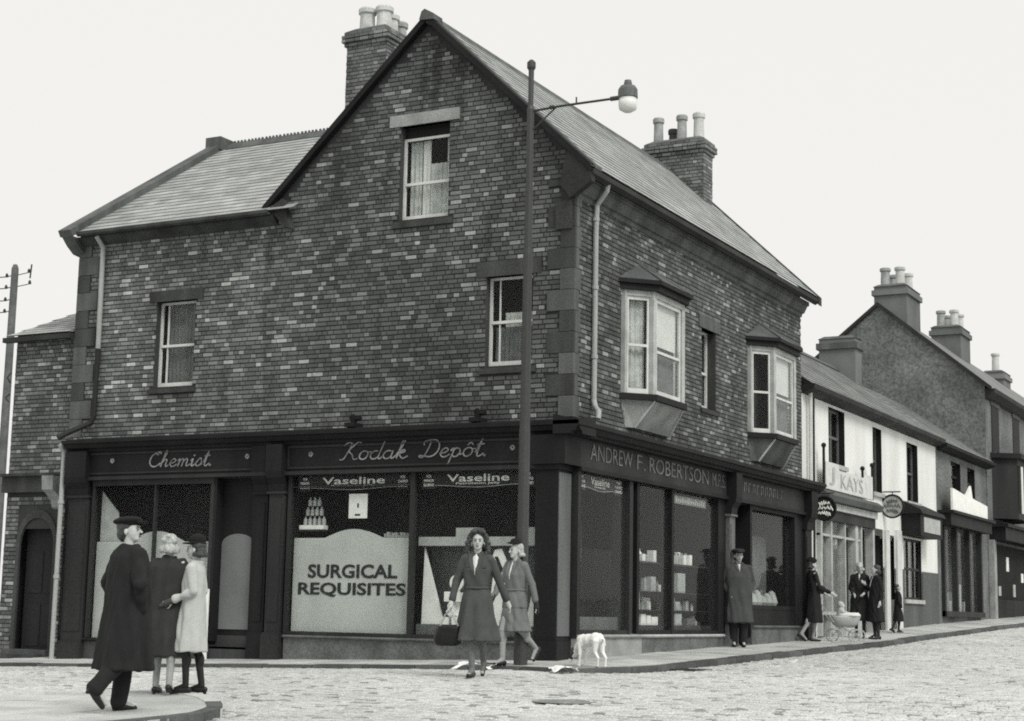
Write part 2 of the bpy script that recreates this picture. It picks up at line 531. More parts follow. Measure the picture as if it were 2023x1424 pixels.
def text(s, F, u0, u1, z0, z1, n, m, parent, shear=0., bold=0., depth=.008, name='lettering', spacing=1.0):
    cu = bpy.data.curves.new('t', 'FONT')
    cu.body = s; cu.size = 1; cu.shear = shear; cu.offset = bold; cu.space_character = spacing
    cu.resolution_u = 3
    o = bpy.data.objects.new('t', cu); COL.objects.link(o)
    dg = bpy.context.evaluated_depsgraph_get(); dg.update()
    me = bpy.data.meshes.new_from_object(o.evaluated_get(dg))
    bpy.data.objects.remove(o); bpy.data.curves.remove(cu)
    co = np.empty(len(me.vertices) * 3, np.float32); me.vertices.foreach_get('co', co); co = co.reshape(-1, 3)
    lo, hi = co.min(0), co.max(0)
    b = MB()
    fs = [tuple(p.vertices) for p in me.polygons]
    k = len(co)
    for dn in (0, depth):
        for x, y, _ in co:
            b.v.append(F.P(u0 + (x-lo[0]) / (hi[0]-lo[0]) * (u1-u0), n + dn, z0 + (y-lo[1]) / (hi[1]-lo[1]) * (z1-z0)))
    b.f = [tuple(i + k for i in f) for f in fs]
    bpy.data.meshes.remove(me)
    return b.build(name, m, parent, recalc=False)

# script lettering, drawn as brush strokes (x, y) on an em square
def arc(cx, cy, rx, ry, a0, a1, k=9):
    return [(cx + rx*math.cos(math.radians(a0 + (a1-a0)*i/k)), cy + ry*math.sin(math.radians(a0 + (a1-a0)*i/k))) for i in range(k + 1)]
GLY = {
    'C': (.62, [arc(.36, .48, .30, .46, 55, 330), [(.53, .86), (.5, .98), (.36, .96), (.3, .84), (.42, .8)]]),
    'h': (.46, [[(.0, .1), (.12, .5), (.2, .98), (.12, 1.0), (.1, .6), (.08, 0)], [(.08, .25), (.2, .46), (.3, .44), (.3, .2), (.34, .0), (.46, .12)]]),
    'e': (.40, [[(.02, .2), (.2, .24), (.3, .38), (.2, .5), (.08, .38), (.07, .14), (.18, 0), (.3, .03), (.4, .14)]]),
    'm': (.66, [[(0, .36), (.08, .48), (.1, .3), (.08, 0)], [(.09, .26), (.2, .48), (.28, .4), (.27, 0)], [(.27, .26), (.4, .48), (.48, .4), (.48, .1), (.54, 0), (.66, .12)]]),
    'i': (.26, [[(0, .34), (.08, .48), (.08, .1), (.14, 0), (.26, .12)], arc(.1, .68, .02, .02, 0, 360, 6)]),
    's': (.36, [[(0, .1), (.16, .5), (.26, .34), (.28, .12), (.16, -.01), (.04, .05)], [(.2, .02), (.36, .12)]]),
    't': (.34, [[(.02, .2), (.14, .95), (.1, .2), (.14, 0), (.22, 0), (.34, .14)], [(.0, .62), (.26, .66)]]),
    'K': (.72, [[(.02, .8), (.14, .98), (.3, .94), (.26, .5), (.16, .04), (.02, .02)], [(.66, .94), (.52, .98), (.28, .52), (.44, .3), (.56, .02), (.7, .06)]]),
    'o': (.44, [arc(.19, .24, .16, .24, 70, 430), [(.24, .46), (.34, .4), (.44, .42)]]),
    'd': (.50, [arc(.18, .23, .16, .23, 60, 330), [(.4, 1.0), (.36, .5), (.34, .12), (.4, 0), (.5, .12)]]),
    'a': (.48, [arc(.18, .23, .16, .23, 50, 340), [(.34, .46), (.33, .12), (.38, 0), (.48, .12)]]),
    'k': (.48, [[(.0, .1), (.12, .5), (.2, .98), (.12, 1.0), (.1, .6), (.08, 0)], [(.08, .24), (.24, .48), (.32, .38), (.14, .24), (.28, .02), (.36, 0), (.48, .12)]]),
    'D': (.74, [[(.3, .9), (.28, .5), (.2, .06), (.06, .02), (.04, .12), (.26, .06), (.5, .06), (.66, .32), (.64, .72), (.44, .98), (.16, .96), (.04, .8), (.1, .7)]]),
    'p': (.46, [[(0, .34), (.1, .48), (.1, .1), (.06, -.42)], arc(.22, .23, .14, .24, 160, -160), [(.3, .1), (.46, .14)]]),
    'ô': (.44, [arc(.19, .24, .16, .24, 70, 430), [(.24, .46), (.34, .4), (.44, .42)], [(.1, .62), (.2, .76), (.3, .62)]]),
    '.': (.2, [arc(.06, .02, .025, .025, 0, 360, 6)]),
    ' ': (.42, []),
}
def script(s, F, u0, u1, z0, zh, n, m, parent):
    tot = sum(GLY[c][0] for c in s)
    k = (u1 - u0) / (tot + .2)
    mb = MB(); x = 0
    for c in s:
        w, strokes = GLY[c]
        if c == ' ':
            mb.build('lettering', m, parent); mb = MB()
        for st in strokes:
            P = [np.array(p) for p in st]
            # smooth the stroke
            q = []
            for i in range(len(P) - 1):
                a, b, c2, d = P[max(i-1, 0)], P[i], P[i+1], P[min(i+2, len(P)-1)]
                for t in (0, .33, .66):
                    q.append(.5 * ((2*b) + (-a + c2)*t + (2*a - 5*b + 4*c2 - d)*t*t + (-a + 3*b - 3*c2 + d)*t**3))
            q.append(P[-1])
            path = [F.P(u0 + k*(x + p[0] + .22*p[1]), n, z0 + zh*p[1]) for p in q]
            mb.tube(path, .0125, 5)
        x += w
    return mb.build('lettering', m, parent)

# ------------------------------------------------------------------ ground heights
def hA(x): return 0.027 * max(min(x, 0), -40)
def hB(y): return float(np.interp(y, [0, 12, 15.5, 23, 30, 60, 120], [0, .24, .36, .60, .78, 1.5, 2.5]))
def pave(x, y):
    s = max(-y, x, 0)
    cf = 0.045 if -y > x else 0.03
    return hA(x) + hB(y) - cf * min(s, 2.5)
def road_z(x, y):
    z = hA(x) + hB(y) - 0.15
    if y < -4.5: z -= 0.05 * min(-4.5 - y, 5.5) + 0.02 * max(0, -10 - y)
    return z

def resample(path, step):
    P = [np.array(p, float) for p in path]
    out = [P[0]]; acc = 0
    for a, b in zip(P, P[1:]):
        d = np.linalg.norm(b - a); t = step - acc
        while t <= d:
            out.append(a + (b - a) * t / d); t += step
        acc = (acc + d) % step
    return out

KERB = [(-34, -1.78), (-8, -1.78), (-3, -1.72), (-1, -1.76), (0, -1.88), (.6, -2.02), (1.05, -2.05), (1.42, -1.9), (1.66, -1.55), (1.7, -1.0), (1.62, -.2), (1.55, .8), (1.52, 4), (1.46, 9), (1.45, 15), (1.6, 23), (1.65, 32), (1.7, 70)]
KP = np.array(KERB)
def kerb_y(x):            # the kerb of the side street
    return float(np.interp(x, KP[:8, 0], KP[:8, 1]))
def kerb_x(y):
    return float(np.interp(y, KP[7:, 1], KP[7:, 0]))
def on_pave(x, y):
    if x <= 1.42: return y >= kerb_y(x)
    return y >= -1.9 and x <= kerb_x(y)

# --- far ground
g = MB()
N = 60
xs = np.concatenate([np.linspace(-900, -45, 8), np.linspace(-40, 40, 9), np.linspace(45, 900, 8)])
ys = np.concatenate([np.linspace(-900, -45, 8), np.linspace(-40, 120, 17), np.linspace(130, 1200, 8)])
for y in ys:
    for x in xs: g.v.append((x, y, road_z(x, max(y, -40)) - .35))
W_ = len(xs)
for j in range(len(ys) - 1):
    for i in range(W_ - 1): g.f.append((j*W_+i, j*W_+i+1, (j+1)*W_+i+1, (j+1)*W_+i))
g.build('ground', 'earth', kind='structure')

# --- road: asphalt sheet, and setts over the main street
rd = MB()
xs = np.linspace(-34, 26, 121); ys = np.linspace(-30, 75, 211)
for y in ys:
    for x in xs: rd.v.append((x, y, road_z(x, y)))
W_ = len(xs)
for j in range(len(ys) - 1):
    for i in range(W_ - 1):
        if xs[i] < 1.0 and ys[j] > -1.2: continue
        rd.f.append((j*W_+i, j*W_+i+1, (j+1)*W_+i+1, (j+1)*W_+i))
road = rd.build('road', 'asphalt', kind='structure', recalc=False, smooth=True)

ISL = [(-2.9, -8.95), (-2.0, -8.35), (-1.05, -8.1), (-.4, -8.25), (.1, -8.6), (.6, -9.05), (.95, -9.5), (1.1, -10.0), (1.12, -10.7), (1.08, -11.4), (1.0, -13.5), (.9, -18), (-14, -18), (-14, -9.9), (-6, -9.3)]
def in_poly(x, y, P):
    c = False
    for i in range(len(P)):
        x1, y1 = P[i]; x2, y2 = P[i-1]
        if (y1 > y) != (y2 > y) and x < (x2-x1)*(y-y1)/(y2-y1) + x1: c = not c
    return c
def isl_z(x, y): return road_z(x, y) + .10

def sett_edge(y):         # where the setts of the main street end and the side street's asphalt begins
    return -13.0
st = MB()
gx, gy = .135, .098
rowi = 0
y = -13.0
rr = random.Random(3)
while y < 34:
    lim = 10.5 if y < 6 else 8.5
    x = (-13 if y < -1.6 else 1.2) + (gx/2 if rowi % 2 else 0) + rr.uniform(-.03, .03)
    while x < lim:
        w = gx * rr.uniform(.82, 1.16)
        cx_, cy_ = x + w/2, y + gy/2 + .02*math.sin(x*.9)
        ok = cx_ > sett_edge(cy_) if cy_ < -2.2 else True
        if ok and not on_pave(cx_ - .1, cy_ + .1) and not in_poly(cx_ - .05, cy_ + .05, ISL) and not (cy_ > -1.9 and cx_ < 1.2):
            # only what lies within a wide margin of the view
            z = road_z(cx_, cy_)
            h = .030 + rr.uniform(-.004, .004) - (.012 if rr.random() < .06 else 0)
            e = .016
            ex, ey = w/2 - .007, gy/2 - .007
            i = len(st.v)
            tx, ty = rr.uniform(-.03, .03), rr.uniform(-.035, .035)
            for sx, sy in ((-1, -1), (1, -1), (1, 1), (-1, 1)):
                st.v.append((cx_ + sx*ex, cy_ + sy*ey, z - .004))
            for sx, sy in ((-1, -1), (1, -1), (1, 1), (-1, 1)):
                st.v.append((cx_ + sx*(ex-.004), cy_ + sy*(ey-.004), z + h - .010 + sx*ex*tx + sy*ey*ty))
            for sx, sy in ((-1, -1), (1, -1), (1, 1), (-1, 1)):
                st.v.append((cx_ + sx*(ex-e), cy_ + sy*(ey-e), z + h + sx*ex*tx + sy*ey*ty))
            for a in (0, 4):
                for q in range(4):
                    q2 = (q+1) % 4
                    st.f.append((i+a+q, i+a+q2, i+a+4+q2, i+a+4+q))
            st.f.append((i+8, i+9, i+10, i+11))
        x += w
    y += gy; rowi += 1
st.build('setts', 'sett', road, kind='stuff', recalc=False, smooth=False)
# bedding grit under the setts
bd = MB()
ys = np.linspace(-13, 34, 60)
for a, b in zip(ys, ys[1:]):
    x0a = sett_edge(a) if a < -2.2 else 1.3
    x0b = sett_edge(b) if b < -2.2 else 1.3
    la = 10.4 if a < 6 else 8.4
    lb = 10.4 if b < 6 else 8.4
    for t0, t1 in ((0, .25), (.25, .5), (.5, .75), (.75, 1)):
        q = [(x0a + (la-x0a)*t0, a), (x0a + (la-x0a)*t1, a), (x0b + (lb-x0b)*t1, b), (x0b + (lb-x0b)*t0, b)]
        bd.face([(x, y, road_z(x, y) + .009) for x, y in q])
bd.build('sett_bedding', 'joint', road, recalc=False)

# --- pavement with flags and kerb stones
pv = MB()
kp = resample(KERB, .9)
def inner(p):
    x, y = p
    if y < -.5 and x < .6: return (x, 0.6)
    if x > .6 and y < .4: return (-.4, 0.6)
    return (-.4, max(y, .6))
for a, b in zip(kp, kp[1:]):
    ia, ib = inner(a), inner(b)
    pts = [a, b, ib, ia]
    pv.face([(p[0], p[1], pave(p[0], p[1]) - .03) for p in pts])
pavement = pv.build('pavement', 'joint', kind='structure', recalc=False)
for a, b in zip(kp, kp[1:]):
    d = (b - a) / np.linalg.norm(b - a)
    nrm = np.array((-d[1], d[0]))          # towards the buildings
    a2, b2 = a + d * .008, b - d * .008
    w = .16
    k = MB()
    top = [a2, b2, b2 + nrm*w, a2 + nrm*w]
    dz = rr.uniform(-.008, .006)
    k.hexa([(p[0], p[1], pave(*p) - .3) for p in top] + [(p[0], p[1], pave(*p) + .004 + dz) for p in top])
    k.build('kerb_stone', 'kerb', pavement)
def flag(x0, x1, y0, y1):
    q = [(x0+.006, y0+.006), (x1-.006, y0+.006), (x1-.006, y1-.006), (x0+.006, y1-.006)]
    dz = rr.uniform(-.005, .005)
    k = MB()
    k.hexa([(x, y, pave(x, y) - .05) for x, y in q] + [(x, y, pave(x, y) + dz + rr.uniform(-.003, .003)) for x, y in q])
    k.build('flagstone', 'flag', pavement)
x = -20.0
while x < 1.3:
    w = rr.choice((.62, .75, .9))
    x1 = min(x + w, 1.46)
    y0 = max(kerb_y(x), kerb_y(x1)) + .17
    if x1 > .9: y0 = max(y0, -1.72 if x1 < 1.2 else -1.45)
    ym = (y0 - .2) / 2 - .05 + rr.uniform(-.15, .15)
    flag(x, x1, y0, ym); flag(x, x1, ym, .02)
    x = x1
y = .02
while y < 34:
    w = rr.choice((.62, .75, .9))
    x1 = min(kerb_x(y), kerb_x(y + w)) - .17
    xm = x1 / 2 + rr.uniform(-.1, .1)
    flag(-.05, xm, y, y + w); flag(xm, x1, y, y + w)
    y += w

# --- the raised pavement corner at the lower left
il = MB()
IC = resample(ISL + [ISL[0]], .45)
il.prism([(p[0], p[1], isl_z(*p) - .3) for p in IC], (0, 0, .28))
il.v = [(v[0], v[1], (isl_z(v[0], v[1]) - .004) if i >= len(IC) else v[2]) for i, v in enumerate(il.v)]
island = il.build('pavement_corner', 'flag', kind='structure', recalc=True)
for i_ in range(20):
    for j_ in range(16):
        x0_, y0_ = -13.5 + i_*.78 + (.3 if j_ % 2 else 0), -17.5 + j_*.62
        c4 = [(x0_, y0_), (x0_ + .768, y0_), (x0_ + .768, y0_ + .608), (x0_, y0_ + .608)]
        if x0_ > -6 and y0_ > -13.5 and all(in_poly(a_ + da, b_ + db, ISL) for a_, b_ in c4 for da, db in ((.14, .14), (-.14, -.14), (.14, -.14), (-.14, .14))):
            dz_ = rr.uniform(-.002, .004)
            MB().hexa([(a_, b_, isl_z(a_, b_) - .03) for a_, b_ in c4] + [(a_, b_, isl_z(a_, b_) + .004 + dz_) for a_, b_ in c4]).build('flagstone', 'flag', island)
kk = [p for p in resample(ISL[:12], .28)]
for a, b in zip(kk, kk[1:]):
    d = (b - a) / np.linalg.norm(b - a)
    nrm = np.array((d[1], -d[0]))
    k = MB()
    top = [a + d*.006, b - d*.006, b - d*.006 + nrm*.15, a + d*.006 + nrm*.15]
    k.hexa([(p[0], p[1], isl_z(*p) - .25) for p in top] + [(p[0], p[1], isl_z(*p) + .008) for p in top])
    k.build('kerb_stone', 'stone' if (a[1] < -8.9 and a[0] > .3) else 'flag', island)

mh = MB()
mh.lathe((3.28, -6.86, road_z(3.28, -6.86) + .026), [(.33, 0), (.33, .012), (.30, .014), (.29, .006), (.0, .006)], 28)
for i in range(-3, 4):
    w = math.sqrt(max(.26**2 - (i*.075)**2, .001))
    mh.box(3.28 - w, 3.28 + w, -6.86 + i*.075 - .012, -6.86 + i*.075 + .012, road_z(3.28, -6.86) + .03, road_z(3.28, -6.86) + .041)
tag(mh.build('manhole_cover', 'stone_l'), 'round grey manhole cover set in the pale setts', 'manhole cover')
gu = MB()
gxc, gyc = 1.80, .35
gz = road_z(gxc, gyc) + .03
for i in range(9):
    gu.box(gxc - .2, gxc + .2, gyc - .3 + i*.07, gyc - .27 + i*.07, gz - .01, gz + .01)
gu.box(gxc - .22, gxc - .2, gyc - .32, gyc + .32, gz - .02, gz + .012); gu.box(gxc + .2, gxc + .22, gyc - .32, gyc + .32, gz - .02, gz + .012)
tag(gu.build('drain_grate', 'iron'), 'dark iron drain grate in the gutter by the kerb', 'drain')

# ================================================================== the corner building
CB = thing('corner_building', 'large two-storey dark brick corner shop building with steep slate gable roof', 'building', (0, 0, 0))
EZ = 7.42                                         # wall head
AX, AZ = -2.70, 10.33                             # gable apex
GL, GR, GZ = -5.62, .16, 7.60                     # gable feet
OPEN_A = [(-8.17, -7.31, 4.45, 5.97), (-3.2, -2.27, 6.98, 8.57), (-1.52, -.70, 4.47, 5.90)]
OPEN_B = [(5.40, 6.10, 4.42, 5.88)]
LINT_A = [(-8.33, -7.15, 5.97, 6.17), (-3.42, -2.08, 8.57, 8.77), (-1.7, -.54, 5.90, 6.15)]
SILL_A = [(-8.25, -7.23, 4.33, 4.45), (-3.3, -2.17, 6.84, 6.98), (-1.6, -.62, 4.34, 4.47)]
BAYS = [1.8, 7.85]                                # left ends of the two oriels on the street side
hole_A = OPEN_A
sl_l = (AZ - GZ) / (AX - GL)
sl_r = (AZ - GZ) / (GR - AX)
planes_A = [(-sl_l, 1, AZ - sl_l * AX), (sl_r, 1, AZ + sl_r * AX)]
def in_gable(u, z):
    return z < AZ - sl_l * (AX - u) - .05 and z < AZ - sl_r * (u - AX) - .05

wa = MB()
sheet(wa, FA, -10.05, 0, 3.3, EZ, hole_A)
sheet(wa, FA, GL, 0, EZ, AZ, hole_A, planes=planes_A)
wall_a = wa.build('side_wall', 'mortar', CB, recalc=False)
wb = MB()
sheet(wb, FB, 0, 11.2, 3.3, 7.5, OPEN_B)
wall_b = wb.build('street_wall', 'mortar', CB, recalc=False)
# blind walls at the back and ends
bk = MB()
bk.face([(-10.05, 0, -.5), (-10.05, 0, EZ), (-10.05, 3.9, 10.0), (-10.05, 8, 7.4), (-10.05, 8, -.5)])
bk.face([(-10.05, 8, -.5), (-10.05, 8, 7.4), (-5.6, 8, 7.4), (-5.6, 8, -.5)])
bk.face([(GL, 11.2, -.2), (0, 11.2, -.2), (0, 11.2, 7.5), (AX, 11.2, AZ), (GL, 11.2, 7.5)])
bk.face([(GL, 8, -.2), (GL, 11.2, -.2), (GL, 11.2, 7.5), (GL, 8, 7.5)])
bk.build('rear_wall', 'gable_far', CB, recalc=False)

# quoins: dressed stone at both corners
QH = .33
quo_b_holes, quo_a_holes = [], []
def quoin(F2, u0, u1, z0, z1, m, parent):
    return MB().fb(F2, u0 + .004, u1 - .004, -.03, .028, z0 + .004, z1 - .004).build('quoin', m, parent)
z = 3.62; i = 0
while z < 7.3:
    z1 = min(z + QH, 7.36)
    la, lb = ((.44, .14) if i % 2 else (.22, .20))
    ma = 'stone_d' if (4.3 < z < 5.2 or z > 5.9 or rr.random() < .5) else 'stone'
    # one stone turning the corner
    q = MB()
    q.box(-la, .028, -.028, .03, z + .004, z1 - .004)
    q.build('quoin', ma, wall_a)
    q = MB().box(-.03, .0279, .0302, lb, z + .004, z1 - .004); q.build('quoin', 'stone', wall_b)
    quo_a_holes.append((-la, .1, z, z1)); quo_b_holes.append((-.1, lb, z, z1))
    z = z1; i += 1
z = 3.62; i = 0
while z < 7.3:
    z1 = min(z + QH, 7.36)
    la = .5 if i % 2 else .3
    quoin(FA, -10.05, -10.05 + la, z, z1, rr.choice(('stone', 'stone', 'stone_d')), wall_a)
    quo_a_holes.append((-10.1, -10.05 + la, z, z1))
    z = z1; i += 1

HA_ = OPEN_A + LINT_A + SILL_A + quo_a_holes
la = brick_list(-10.05, 0, 3.55, EZ, HA_, seed=4)
la += brick_list(GL + .05, 0, 3.55 + .0765 * math.ceil((EZ - 3.55) / .0765 - .6), AZ, HA_, in_gable, seed=9)
bay_holes = [(b - .02, b + 2.17, 3.95, 6.2) for b in BAYS]
HB_ = OPEN_B + [(5.22, 6.28, 5.88, 6.10), (5.3, 6.2, 4.32, 4.42)] + bay_holes + quo_b_holes + [(-.1, 12, 7.08, 8)]
lb = brick_list(0, 11.2, 3.5, 7.2, HB_, seed=5)
def near(F, t): 
    p = F.P((t[0]+t[1])/2, 0, (t[2]+t[3])/2)
    return -(t[1]-t[0]) * (1. if F is FA else .5) / math.dist(p, CAMP)
allb = [(near(FA, t), 0, t) for t in la] + [(near(FB, t), 1, t) for t in lb]
allb.sort(key=lambda q: q[0])
single, rest = allb[:300], allb[300:]
q = MB(); bricks_joined(q, FA, [t for _, w, t in rest if w == 0 and t[0] > -5.55]); q.build('bricks', 'brick', wall_a, kind='stuff', recalc=False)
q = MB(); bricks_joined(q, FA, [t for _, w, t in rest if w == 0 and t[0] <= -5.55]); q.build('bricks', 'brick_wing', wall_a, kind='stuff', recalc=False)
q = MB(); bricks_joined(q, FB, [t for _, w, t in rest if w == 1]); q.build('bricks', 'brick_b', wall_b, kind='stuff', recalc=False)
bricks_single(FA, [t for _, w, t in single if w == 0], 'brick', wall_a)
bricks_single(FB, [t for _, w, t in single if w == 1], 'brick_b', wall_b)

# ---- sash windows
def sash(F, u0, u1, z0, z1, parent, meet=None, top=0., frame='white_p', glass='glass', depth=.11, sill=None, lintel=None, lint_m='stone', sill_m='stone_d',
         curtain=None, bar=None, reveal='stone_d', blind=None, low='white_p'):
    """a vertical sliding sash: outer box frame, two sashes, panes, sill, lintel, what hangs behind it"""
    f = .045
    zt = z1 - top
    meet = meet or (z0 + zt) / 2
    fr = MB()
    n0, n1 = -depth - .04, -depth
    fr.fb(F, u0 + .002, u0 + f, n0, n1, z0 + .002, zt)
    fr.fb(F, u1 - f, u1 - .002, n0, n1, z0 + .002, zt)
    fr.fb(F, u0 + f, u1 - f, n0, n1, zt - f*.9, zt)
    fr.fb(F, u0 + f, u1 - f, n0 - .02, n1 - .004, z0 + .002, z0 + .085)          # bottom rail
    fr.fb(F, u0 + f, u1 - f, n0 - .02, n1 + .006, meet - .022, meet + .022)      # meeting rails
    if bar:
        for b in bar:
            fr.fb(F, b - .008, b + .008, n0 - .004, n1 - .008, z0 + .086, meet - .023)
            fr.fb(F, b - .008, b + .008, n0 - .004, n1 - .008, meet + .023, zt - f)
    w = fr.build('window', frame, parent)
    for a, b, off in ((z0 + .085, meet - .022, -.025), (meet + .022, zt - f*.9, -.012)):
        MB().fb(F, u0 + f, u1 - f, n0 + off - .006 + .02, n0 + off + .02, a, b).build('pane', glass, w)
    rv = MB()
    rv.face([F.P(u0, .0, z0), F.P(u0, -.3, z0), F.P(u0, -.3, z1), F.P(u0, .0, z1)])
    rv.face([F.P(u1, .0, z0), F.P(u1, -.3, z0), F.P(u1, -.3, z1), F.P(u1, .0, z1)])
    rv.face([F.P(u0, .0, z1), F.P(u1, .0, z1), F.P(u1, -.3, z1), F.P(u0, -.3, z1)])
    rv.face([F.P(u0, .0, z0), F.P(u1, .0, z0), F.P(u1, -.3, z0), F.P(u0, -.3, z0)])
    rv.build('reveal', reveal, w, recalc=False)
    if top:
        MB().fb(F, u0 + .003, u1 - .003, -.2, -.14, zt, z1 - .002).build('head_board', 'wood_d', w)
    rm = MB()
    a, b, c, d, e, g_ = u0 - .4, u1 + .4, z0 - .3, z1 + .2, -.301, -1.6
    P = F.P
    rm.face([P(a, g_, c), P(b, g_, c), P(b, g_, d), P(a, g_, d)])
    rm.face([P(a, e, c), P(a, g_, c), P(a, g_, d), P(a, e, d)]); rm.face([P(b, e, c), P(b, g_, c), P(b, g_, d), P(b, e, d)])
    rm.face([P(a, e, c), P(b, e, c), P(b, g_, c), P(a, g_, c)]); rm.face([P(a, e, d), P(b, e, d), P(b, g_, d), P(a, g_, d)])
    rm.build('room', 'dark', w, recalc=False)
    if curtain:
        for cu0, cu1, cz0, cz1, cm in curtain:
            c_ = MB(); k = max(8, int((cu1 - cu0) / .018))
            for i in range(k + 1):
                u = cu0 + (cu1 - cu0) * i / k
                nn = -depth - .13 + .014 * math.sin(i * 1.35) + .006 * math.sin(i * .37)
                c_.v += [P(u, nn, cz0), P(u, nn + .004, cz1)]
            c_.f = [(2*i, 2*i+2, 2*i+3, 2*i+1) for i in range(k)]
            c_.build('curtain', cm, w, recalc=False)
    if blind:
        MB().fb(F, u0 + f, u1 - f, -depth - .12, -depth - .11, blind[0], blind[1]).build('blind', 'blind', w)
    if sill:
        s = MB(); a, b, c, d = sill
        s.profile(F, a, b, [(-.14, c + .001), (.055, c + .001), (.055, d - .035), (-.14, d - .002)])
        s.build('sill', sill_m, w)
    if lintel:
        a, b, c, d = lintel
        MB().fb(F, a + .003, b - .003, -.12, .03, c, d - .003).build('lintel', lint_m, w)
    return w

M['net_d'] = mat('dim_net_curtain', .15, .95, .25, 6, .25, 60)
sash(FA, *OPEN_A[0], CB, meet=5.19, sill=SILL_A[0], lintel=LINT_A[0], lint_m='stone_d', bar=[-8.0], curtain=[(-8.12, -7.36, 4.5, 5.95, 'net_d')])
sash(FA, *OPEN_A[1], CB, meet=7.60, top=.19, sill=SILL_A[1], lintel=LINT_A[1], lint_m='stone_l',
     curtain=[(-3.14, -2.92, 7.0, 8.35, 'net'), (-2.9, -2.76, 7.0, 8.35, 'blind'), (-2.75, -2.32, 7.0, 7.95, 'net'), (-2.44, -2.32, 7.95, 8.35, 'net')])
sash(FA, *OPEN_A[2], CB, meet=5.18, sill=SILL_A[2], lintel=LINT_A[2], lint_m='stone_d', bar=[-1.34],
     curtain=[(-1.47, -.75, 4.5, 5.12, 'net_d'), (-1.3, -.75, 5.12, 5.35, 'net')])
sash(FB, *OPEN_B[0], CB, meet=5.1, sill=(5.3, 6.2, 4.32, 4.42), lintel=(5.22, 6.28, 5.88, 6.10), lint_m='stone', depth=.16, bar=[5.58])

